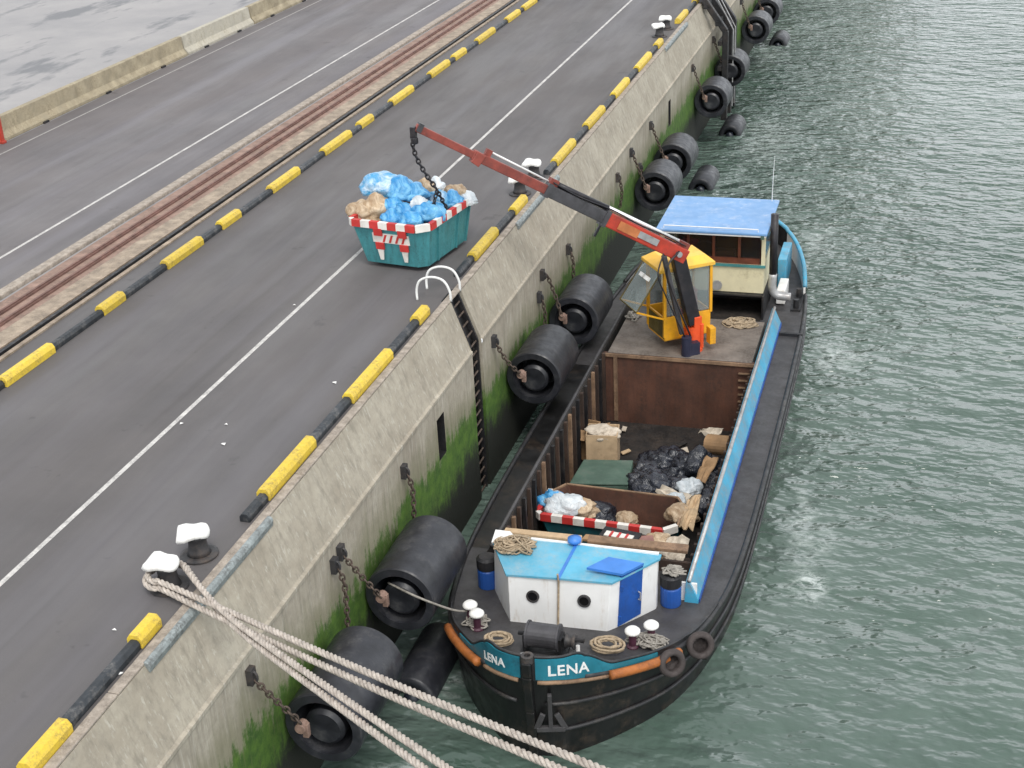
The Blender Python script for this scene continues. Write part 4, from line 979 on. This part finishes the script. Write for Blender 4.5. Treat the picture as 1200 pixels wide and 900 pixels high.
# crane hook chain (hangs from the tip) down to the skip
tip = jp(1.0, -.15)
c_, s_ = math.cos(TH), math.sin(TH)
def wc(p): return CB+Vector((p.x*c_-p.y*s_, p.x*s_+p.y*c_, p.z))
tw = wc(tip)
hk = [tw, at(483,163,'y',35.1), at(487,182,'y',35.2), at(499,204,'y',35.35), at(512,222,'y',35.5)]
st_ = thing('lifting_sling', 'dark steel lifting chain hanging slack from the crane tip into the rubbish skip', 'chain', tw)
b = MB(); link_chain(b, catmull([tuple(p) for p in hk], 6), L=.18, w=.055, r=.024); b.build('chain', M['crane_black'], st_, smooth=True)
for p in ((507,246,35.3), (524,246,35.9)):
    b = MB(); link_chain(b, [hk[-1], at(p[0],p[1],'y',p[2])], L=.17, w=.05, r=.022); b.build('sling_leg', M['crane_black'], st_, smooth=True)
b = MB(); b.box(tw+Vector((-.02,0,-.05)),(.16,.16,.3)); b.lathe([(.0,0),(.1,.04),(.1,.2),(0,.24)], tw+Vector((0,0,-.4)), n=12); b.build('hook_block', M['crane_black'], st_, bevel=.02)

# ------------------------------------------------------------------ rubbish skips
def make_skip(label, loc, rot, w, l, h, mbody, minner, signed=True, banded=range(8)):
    r = thing('rubbish_skip', label, 'skip', loc, rotz=rot)
    K = dict(parent=r, local=True); x, y = w/2, l/2
    tp = [(-x,-y+.12),(-x+.12,-y),(x-.3,-y-.02),(x,-y+.28),(x,y-.5),(x-.3,y),(-x+.3,y),(-x,y-.5)]
    bt = [(-x*.74,-y*.9+.1),(-x*.74+.1,-y*.9),(x*.86-.22,-y*.9),(x*.88,-y*.9+.2),(x*.88,y*.68),(x*.74,y*.8),(-x*.56,y*.8),(-x*.74,y*.68)]
    n = len(tp); R_ = lambda pts, z, k=1: [Vector((px_*k, py_*k, z)) for px_, py_ in pts]
    b = MB(); b.grid([R_(bt,.14), R_(tp,h)], closed=True); b.ngon(R_(bt,.14)[::-1]); b.build('shell', mbody, **K)
    b = MB(); b.grid([R_(tp,h,.965), R_(bt,.2,.95)], closed=True); b.ngon(R_(bt,.2,.95)); b.build('lining', minner, **K)
    b = MB(); pts = R_(tp, h)
    k = 0
    for i in range(n):
        p, q = pts[i], pts[(i+1) % n]; m_ = max(1, round((q-p).length/.3))
        for j in range(m_):
            b.bar(p.lerp(q, j/m_), p.lerp(q, (j+1)/m_), *((.13, .2) if i in banded else (.06, .05)), mi=(k % 2 if i in banded else 2)); k += 1
    b.build('rim', [M['signwhite'], M['red'], M['rust_tan']], **K)
    b = MB()
    for u in (.2, .72, 1): 
        for sgn in (-1, 1):
            p = Vector((x*.88*sgn if sgn > 0 else -x*.74, 0, .14)); q = Vector((x*sgn, 0, h-.1)); yy = -y+.28+(l-.8)*u
            b.bar(p+Vector((.02*sgn,yy*.88,0)), q+Vector((.02*sgn,yy,0)), .06, .05, (0,1,0))
    b.build('rib', mbody, **K)
    for sx in (-.45, .5):
        for sy in (-.6, .5): MB().box((x*sx, y*sy, .07), (.16,.4,.14)).build('foot', M['blacksteel'], **K)
    if signed:
        tilt = lambda u, z: Vector((u, -y*.9-(y*.1+.0)*(z-.14)/(h-.14)-.03, z))
        b = MB(); b.add([tilt(-.48,h-.52),tilt(.68,h-.52),tilt(.68,h-.24),tilt(-.48,h-.24)], [(0,1,2,3)]); sp = b.build('sign_board', M['signwhite'], solid=.03, **K)
        b = MB()
        for k in range(4):
            u = -.18+k*.2; a = [tilt(u,h-.5),tilt(u+.07,h-.5),tilt(u+.17,h-.27),tilt(u+.10,h-.27)]; b.add([v+Vector((0,-.02,0)) for v in a], [(0,1,2,3)])
        b.build('stripe', M['red'], solid=.006, parent=sp, local=True)
        for u in (-.27, .5):
            b = MB(); b.bar(tilt(u,h-.08)+Vector((0,-.04,0)), tilt(u,h-.3)+Vector((0,-.045,0)), .26, .05, (0,1,0)); b.build('lifting_bracket', M['red'], **K)
            b = MB(); b.bar(tilt(u,h-.52)+Vector((0,-.03,0)), tilt(u,h-.72)+Vector((0,-.03,0)), .26, .05, (0,1,0)); br = b.build('lifting_bracket', M['red'], **K)
            b = MB(); p_ = [tilt(u-.1,h-.73),tilt(u+.1,h-.73),tilt(u+.05,h-1.05),tilt(u-.05,h-1.05)]; b.add([v+Vector((0,-.025,0)) for v in p_], [(0,1,2,3)]); b.build('tip', M['signwhite'], solid=.03, parent=br, local=True)
    return r
SK = Vector((-2.2, 35.95, 0)); SKR = R(-9)
make_skip('teal skip with red and white rim standing on the quay lane, heaped with blue bags', SK+Vector((.1,.12,0)), SKR, 2.42, 3.2, 1.33, M['teal'], M['rust_dark'])
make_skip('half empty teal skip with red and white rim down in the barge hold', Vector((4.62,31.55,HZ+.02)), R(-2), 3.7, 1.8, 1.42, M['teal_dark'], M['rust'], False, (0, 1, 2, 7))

def blob(name, c, size, seed, m, amp=.28, freq=2.2, sub=4, flat=.35, knot=False):
    bm = bmesh.new(); bmesh.ops.create_icosphere(bm, subdivisions=sub, radius=1)
    off = Vector((seed*7.3, seed*3.1, seed*1.7))
    for v in bm.verts:
        n = v.co.normalized()
        w1 = n*freq*.6+off; w2 = n*freq*1.3+off
        f = 1+amp*noise.noise(w1)+amp*.5*noise.noise(w2)+amp*.45*(.35-abs(noise.noise(n*freq*2.4+off)))+amp*.25*(.3-abs(noise.noise(n*freq*5+off)))
        if knot and n.z > .86: f += (n.z-.86)*2.6
        v.co = n*f
        if v.co.z < -flat: v.co.z = -flat+(v.co.z+flat)*.25
    rot = Matrix.Rotation(seed*2.4, 3, 'Z')
    for v in bm.verts:
        w_ = rot @ v.co; v.co = Vector((w_.x*size[0], w_.y*size[1], w_.z*size[2]))
    me = bpy.data.meshes.new(name); bm.to_mesh(me); bm.free(); me.materials.append(m)
    for p in me.polygons: p.use_smooth = True
    o = bpy.data.objects.new(name, me); COL.objects.link(o); o.location = c
    return o
bags = [ # px, py, height, radius, material, label
 (447,216,1.95,.55,'bagpale','big blue and white rubbish bag crowning the heap in the quay skip'), (470,222,1.85,.46,'bagblue','round blue bag on top of the quay skip beside the white one'),
 (486,224,1.8,.4,'bagblue','blue bag on the quay skip left of the tan bag'), (423,246,1.45,.4,'bagbrown','beige rubbish bag at the front left corner of the quay skip'),
 (441,242,1.52,.42,'bagbrown','bigger beige bag lying against the blue bags in the quay skip'), (460,239,1.6,.3,'bagblue','small blue bag between the beige bag and the rest'),
 (476,246,1.5,.34,'bagblue','deep blue bag in the middle front of the quay skip'), (459,255,1.4,.32,'bagblue','small blue bag on the front rim beside the beige bags'),
 (482,257,1.4,.36,'bagblue','blue bag leaning over the middle of the front rim'), (502,247,1.5,.46,'bagblue','large blue bag at the front right of the quay skip'),
 (497,220,1.75,.36,'bagbrown','tan bag behind the lifting chain in the quay skip'), (491,236,1.72,.27,'bagwhite','crumpled grey white bag between the blue bags and the chain'),
 (535,224,1.55,.36,'bagbrown','pale tan bag at the back right of the quay skip'), (531,234,1.45,.34,'bagblue','blue bag against the right rim of the quay skip'), (547,231,1.42,.3,'bagwhite','white bag at the far right corner of the quay skip'),
 (515,232,1.5,.36,'bagpale','pale blue bag under the slack lifting chain'), (512,218,1.6,.3,'bagwhite','pale bag behind the slack lifting chain')]
for i, (px, py, z, r, m_, lab) in enumerate(bags):
    p = at(px, py, 'z', z); s = .9+.2*random.random()
    tag(blob('rubbish_bag', p-Vector((0,0,.08)), (r*s, r*(1.9-s), r*.8), i+1.3, M[m_], knot=(i % 3 == 1)), lab, 'rubbish bag', 'bags in the quay skip')
c9, s9 = math.cos(SKR), math.sin(SKR); k = 0
for lx in (-.7, -.05, .6):
    for lyy in (-.9, -.2, .45):
        p = SK+Vector((lx*c9-lyy*s9, lx*s9+lyy*c9, 1.0)); k += 1
        tag(blob('rubbish_bag', p, (.38,.38,.36), 30+k, M[('bagblue','bagbrown','bagblue','bagblue')[k % 4]]), 'rubbish bag deep in the heap of the quay skip, nearly hidden', 'rubbish bag', 'bags deep in the quay skip')

# ------------------------------------------------------------------ cargo in the hold
spots = []
rnd = random.Random(5)
for k in range(34):
    u, v = rnd.random(), rnd.random(); x = 4.75+2.35*u; y = 33.2+3.0*v
    hgt = .75*math.exp(-((x-5.7)/1.2)**2-((y-34.6)/1.2)**2)
    spots.append((x, y, HZ+.35+hgt*(.4+.8*rnd.random()), .3+.22*rnd.random()))
for k, (x, y, z, r) in enumerate(spots):
    tag(blob('rubbish_bag', (x,y,z), (r*1.15,r,r*.72), 60+k*1.37, M['bagblack'], amp=.42, freq=2.8, knot=(k % 4 == 0)), 'crumpled black rubbish bag in the heap at the middle of the hold', 'rubbish bag', 'black bags heaped in the hold')
def crate(name, lab, cat, c, d, rz, m, flaps=False):
    b = MB(); rot = Matrix.Rotation(rz, 3, 'Z'); x, y, z = d[0]/2, d[1]/2, d[2]; t = .025
    c = Vector(c)
    for cc, dd in (((0,0,t/2),(d[0],d[1],t)), ((-x,0,z/2),(t,d[1],z)), ((x,0,z/2),(t,d[1],z)), ((0,-y,z/2),(d[0],t,z)), ((0,y,z/2),(d[0],t,z))):
        b.box(c+rot @ Vector(cc), dd, rot)
    if flaps:
        for sx, sy, an in ((0,-1,.5), (1,0,-.35), (-1,0,.4)):
            r2 = rot @ Matrix.Rotation(an, 3, 'X' if sy else 'Y')
            b.box(c+rot @ Vector((sx*(x+.16), sy*(y+.16), z-.03)), (d[0] if sy else .36, .36 if sy else d[1], .015), r2)
    return tag(b.build(name, m), lab, cat)
q = at(705,535,'z',-6.05)
crate('cardboard_box', 'tall pale cardboard box full of packing paper at the port side of the hold', 'cardboard box', (q.x+.05, q.y, -6.25), (.9,.75,1.1), .12, M['cardlight'])
tag(blob('rubbish_bag', (q.x+.08,q.y,-5.25), (.46,.36,.2), 131.7, M['paper'], amp=.4), 'crumpled pale packing paper stuffed in the tall cardboard box', 'packing paper')
crate('cardboard_box', 'brown cardboard box sagging behind the tall pale box', 'cardboard box', (q.x-.65, q.y+.55, -6.3), (.7,.8,.95), -.2, M['card'], True)
p0 = [at(*v, 'z', -5.62) for v in ((667,566),(736,567),(742,539),(684,538))]
b = MB(); b.prism([p0[0],p0[1],p0[2],p0[3]], (0,0,-.08)); b.prism([p0[0]+Vector((0,.02,-.09)),p0[1]+Vector((0,.02,-.09)),p0[2]+Vector((0,0,-.09)),p0[3]+Vector((0,0,-.09))], (0,0,-.8))
tag(b.build('green_crate', M['greenboard'], bevel=.03), 'flat topped dark green crate between the cardboard boxes and the black bags', 'crate')
def sheetpiece(lab, pts, z, m, seed, th=.03, name='cardboard_sheet', cat='cardboard'):
    P = [at(px, py, 'z', z+dz) for px, py, dz in pts]
    a, bq, c, d_ = P; rows = []
    for i in range(7):
        rows.append([a.lerp(bq, i/6).lerp(d_.lerp(c, i/6), j/6)+Vector((0,0,.14*noise.noise(Vector((i*.6+seed, j*.6, seed))))) for j in range(7)])
    return tag(MB().grid(rows).build(name, m, solid=th), lab, cat)
sheetpiece('folded tan cardboard sheet against the starboard side of the hold', [(815,562,0),(826,566,.1),(842,537,.5),(826,536,.3)], -5.6, M['card'], 1)
sheetpiece('crumpled pale paper sheet in front of the black bags', [(768,576,0),(800,590,0),(812,582,.1),(776,570,.1)], -5.5, M['paper'], 2, .02, 'paper_sheet', 'paper')
sheetpiece('pale cloth hanging over the debris beside the starboard coaming', [(775,655,0),(800,660,.1),(808,630,.3),(782,630,.2)], -4.9, M['paper'], 3, .03, 'pale_cloth', 'cloth')
sheetpiece('tan cardboard flap by the blue coaming behind the pale cloth', [(796,618,0),(812,620,.1),(822,580,.1),(806,585,0)], -5.1, M['cardlight'], 4)
b = MB(); q = at(830,520,'z',-5.9); b.lathe([(.2,0),(.3,0),(.3,.75),(.2,.75),(.2,0)], q, (.9,-.3,.15), 20); tag(b.build('cardboard_roll', M['card']), 'tan cardboard roll lying by the aft bulkhead at starboard', 'roll')
sheetpiece('curled grey white sheet near the aft bulkhead', [(818,508,0),(842,512,.1),(848,500,.2),(824,502,.2)], -5.9, M['paper'], 6, .02, 'plastic_sheet', 'plastic sheet')
# contents of the hold skip
q = at(652,600,'z',-5.0); tag(blob('rubbish_bag', q+Vector((0,.5,-.12)), (.55,.4,.36), 101, M['bagwhite'], amp=.4), 'white and blue plastic bag in the left end of the hold skip', 'rubbish bag')
q = at(640,597,'z',-5.0); tag(blob('rubbish_bag', q+Vector((0,.55,-.05)), (.34,.3,.3), 102, M['bagblue'], amp=.4), 'small blue bag tucked behind the white one in the hold skip', 'rubbish bag')
q = at(672,602,'z',-5.0); tag(blob('rubbish_bag', q+Vector((0,.6,-.2)), (.5,.35,.3), 103, M['bagbrown'], amp=.4), 'tan paper bag beside the white bag in the hold skip', 'rubbish bag')
for k, (px, py, z, r, m_, lab) in enumerate(((735,610,-5.75,.3,'bagbrown','brown bag in the middle of the hold skip'), (700,603,-5.75,.5,'bagblack','black bag at the back of the hold skip'), (770,640,-5.0,.42,'bagbrown','tan bundle in front of the hold skip at starboard'), (800,605,-5.3,.4,'bagbrown','beige bundle between the hold skip and the blue coaming'), (808,572,-5.5,.34,'bagwhite','grey white bundle at the end of the black heap'), (790,586,-5.5,.3,'bagwhite','pale bundle in front of the black heap'))):
    tag(blob('rubbish_bag', at(px,py,'z',z), (r,r*.9,r*.7), 110+k*1.9, M[m_], amp=.4), lab, 'rubbish bag')
# debris between hold skip and deckhouse
b = MB(); q = at(727,632,'z',-4.8); rot = Matrix.Rotation(-.15,3,'Z')
b.box(q,(1.0,.5,.3),rot); tag(b.build('tool_crate', M['blacksteel'], bevel=.02), 'black crate with red and white tags between skip and deckhouse', 'crate')
tcr = bpy.data.objects['tool_crate']
b = MB()
for k in range(4): b.box(q+rot @ Vector((-.3+.2*k,-.1,.165)),(.13,.22,.03),rot)
b.build('tag_strip', M['signwhite'], tcr)
b = MB()
for k in range(3): b.box(q+rot @ Vector((-.2+.2*k,-.1,.17)),(.06,.24,.04),rot)
b.build('tag_strip', M['red'], tcr)
b = MB(); b.box(at(752,636,'z',-4.75),(.62,.5,.12),Matrix.Rotation(.3,3,'Z')); tag(b.build('plank_bundle', mat('pink_board', (.26,.13,.11), .8), bevel=.02), 'faded pink board lying beside the black crate', 'board')
def plank(lab, a, c, w, h, m, name='plank', cat='plank'): return tag(MB().bar(a, c, w, h).build(name, m, bevel=.02), lab, cat)
plank('pale wooden beam lying across the hold behind the deckhouse at port', (3.1,26.85,zt-.0), (4.95,26.85,zt+.02), .2, .17, M['cardlight'], 'wooden_beam', 'beam')
plank('brown wooden plank lying across behind the deckhouse at starboard', (4.8,28.05,-4.0), (7.2,28.2,-4.06), .3, .1, M['rust_tan'])
plank('tan plank leaning over debris in front of the hold skip', (4.4,29.2,-4.7), (6.6,28.8,-4.45), .25, .08, M['card'])
tag(MB().box((5.0,28.8,-5.75),(4.6,1.0,1.5)).build('debris_pallet', M['rust_dark'], bevel=.05), 'dark rusty debris block filling the front of the hold', 'debris')
# rope heaps and coils
def heap(lab, c, rx, ry, h, n, m, seed, r=.022, name='rope_heap'):
    rd = random.Random(seed); pts = []
    for k in range(n):
        a = k*2.2+rd.random()*1.4; q_ = math.sqrt(rd.random()); pts.append(Vector(c)+Vector((rx*q_*math.cos(a), ry*q_*math.sin(a), h*(1-q_*.8)*rd.random()+r)))
    return tag(MB().tube(catmull(pts, 5), r, 6).build(name, m, smooth=True), lab, 'rope')
def coil(lab, c, r, n, m, seed, rr=.025):
    rd = random.Random(seed); pts = []
    for k in range(n*16):
        a = k*2*math.pi/16; q_ = r*(.72+.28*math.sin(k*.13)+.1*rd.random()); pts.append(Vector(c)+Vector((q_*math.cos(a), q_*.75*math.sin(a), rr+.012*(k/16)+.02*rd.random())))
    return tag(MB().tube(pts, rr, 6).build('rope_coil', m, smooth=True), lab, 'rope')
heap('tangled tan rope heaped on the port end of the deckhouse roof', (3.55,26.2,zt+.05), .55, .42, .3, 90, M['ropetan'], 3)
heap('tan rope heaped on the aft deck beside the blue coaming', tuple(at(868,380,'z',-4.2)), .6, .45, .22, 90, M['ropetan'], 4)
coil('coiled tan rope on the bow deck behind the name board', (6.15,24.2,sheer(24.2)+.12), .36, 6, M['ropetan'], 5, .03)
coil('coiled tan rope at the port bow by the windlass', (3.85,23.75,sheer(23.75)+.12), .3, 5, M['ropetan'], 6, .03)
heap('grey brown rope tangled round the starboard bow bitts', (6.95,24.75,sheer(24.7)+.06), .55, .35, .2, 50, M['ropegrey'], 7)
heap('grey rope hanging over the starboard deck box by the coaming', (7.1,26.75,sheer(26.7)+.85), .32, .28, .12, 40, M['ropegrey'], 8)
heap('grey rope lying round the port bow bitts', (3.1,24.6,sheer(24.6)+.05), .4, .35, .12, 36, M['ropegrey'], 9)
heap('rusty chain and rope tangle on deck beside the crane cab', tuple(at(742,372,'z',-4.2)), .28, .5, .25, 36, M['ropegrey'], 10)
# tyres on the starboard bow
for (s, lab, tl) in ((3.25, 'brown tyre fender on the orange bumper beside the bow bitts', .2), (4.25, 'grey brown tyre fender aft of the orange bumper', -.1)):
    q, p, n = hull_at(s, .92, .3); ax = Vector((.45+tl, -.85, .35))
    t = MB().lathe([(.18,-.07),(.23,-.09),(.29,-.07),(.315,0),(.29,.07),(.23,.09),(.18,.07),(.16,0),(.18,-.07)], q+Vector((0,0,.12)), ax, 26); tag(t.build('tyre', M['tyre'], smooth=True), lab, 'tyre', 'tyre fenders on the barge')
q, p, n = hull_at(4.75, .8, .1)
tag(MB().bar(q+Vector((0,0,.25)), q+Vector((0,0,-.4)), .16, .3).build('rubber_pad', M['blacksteel'], bevel=.04), 'black rubber pad hanging on the hull beside the second tyre', 'fender pad')
# thin line from the wall chain to the bow bitts
q0 = at(405,645,'x',XR+.1); q1 = at(455,683,'x',FX-.3)
tag(MB().tube(catmull([q1, at(490,700,'x',2.0), (2.55,24.5,sheer(24.4)+.38), (2.86,24.8,sheer(24.7)+.25)], 6), .026, 6).build('bow_line', M['ropegrey'], smooth=True), 'thin grey mooring line from the bow fender to the port bow bitts', 'rope')

# ------------------------------------------------------------------ heavy mooring ropes
P0 = BPOS[0]
def ring(rad, z, a0, a1, n=9): return [P0+Vector((rad*math.cos(R(a0+(a1-a0)*k/n)), rad*math.sin(R(a0+(a1-a0)*k/n)), z)) for k in range(n+1)]
def far(px, py, y=12.5):
    return at(px, py, 'y', y)
def mooring(lab, e1, b1, b2, e2, rad, z):
    lp = ring(rad, z, -75, -330+0, 12)
    A_ = far(*e1); B_ = far(*e2); u = at(*b1, 'z', z+.02); v = at(*b2, 'z', z+.06)
    a_ext = A_+(A_-u)*.35; b_ext = B_+(B_-v)*.35
    path = [a_ext, A_, A_.lerp(u, .5)+Vector((0,0,-.05)), u]+lp+[v, B_.lerp(v, .5)+Vector((0,0,-.05)), B_, b_ext]
    b = MB(); strands(b, catmull(path, 8), .056, pitch=.34)
    tag(b.build('mooring_rope', M['rope'], smooth=True), lab, 'mooring rope', 'mooring ropes on the near bollard')
mooring('thick pale mooring rope round the near bollard, its upper lead highest across the water', (800,941), (262,714), (268,722), (590,945), .34, .3)
mooring('thick pale mooring rope round the near bollard, lying under the other rope', (760,946), (258,724), (272,732), (562,948), .40, .2)
# scraps among the cargo
rs_ = random.Random(11)
for k in range(26):
    if k < 14: c = Vector((3.0+4.0*rs_.random(), 33.0+5.6*rs_.random(), HZ+.05+.25*rs_.random()))
    else: c = Vector((4.7+2.4*rs_.random(), 28.5+.9*rs_.random(), -4.98+.14*rs_.random()))
    rot = Matrix.Rotation(rs_.random()*6.28,3,'Z') @ Matrix.Rotation((rs_.random()-.5)*.7,3,'X')
    b = MB(); b.box(c, (.12+.5*rs_.random(), .08+.22*rs_.random(), .03+.05*rs_.random()), rot)
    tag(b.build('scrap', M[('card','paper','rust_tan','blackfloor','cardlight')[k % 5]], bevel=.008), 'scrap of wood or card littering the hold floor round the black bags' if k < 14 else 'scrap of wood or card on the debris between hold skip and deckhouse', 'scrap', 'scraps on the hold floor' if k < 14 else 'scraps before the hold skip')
# litter on the lane
for k, (px, py) in enumerate(((265,498),(213,497),(262,521),(134,739),(142,790),(392,449),(345,358),(540,265))):
    p = at(px, py, 'z', .0); a = k*1.1; s = .03+.012*(k % 3)
    b = MB(); b.add([p+Vector((s*math.cos(a+j*1.57)*(1 if j % 2 else 1.5), s*math.sin(a+j*1.57), .012+.02*(j % 2))) for j in range(4)], [(0,1,2,3)])
    tag(b.build('paper_scrap', M['litter'], solid=.004), ('tiny white paper scrap lying on the dark lane'), 'litter', 'paper scraps on the lane')
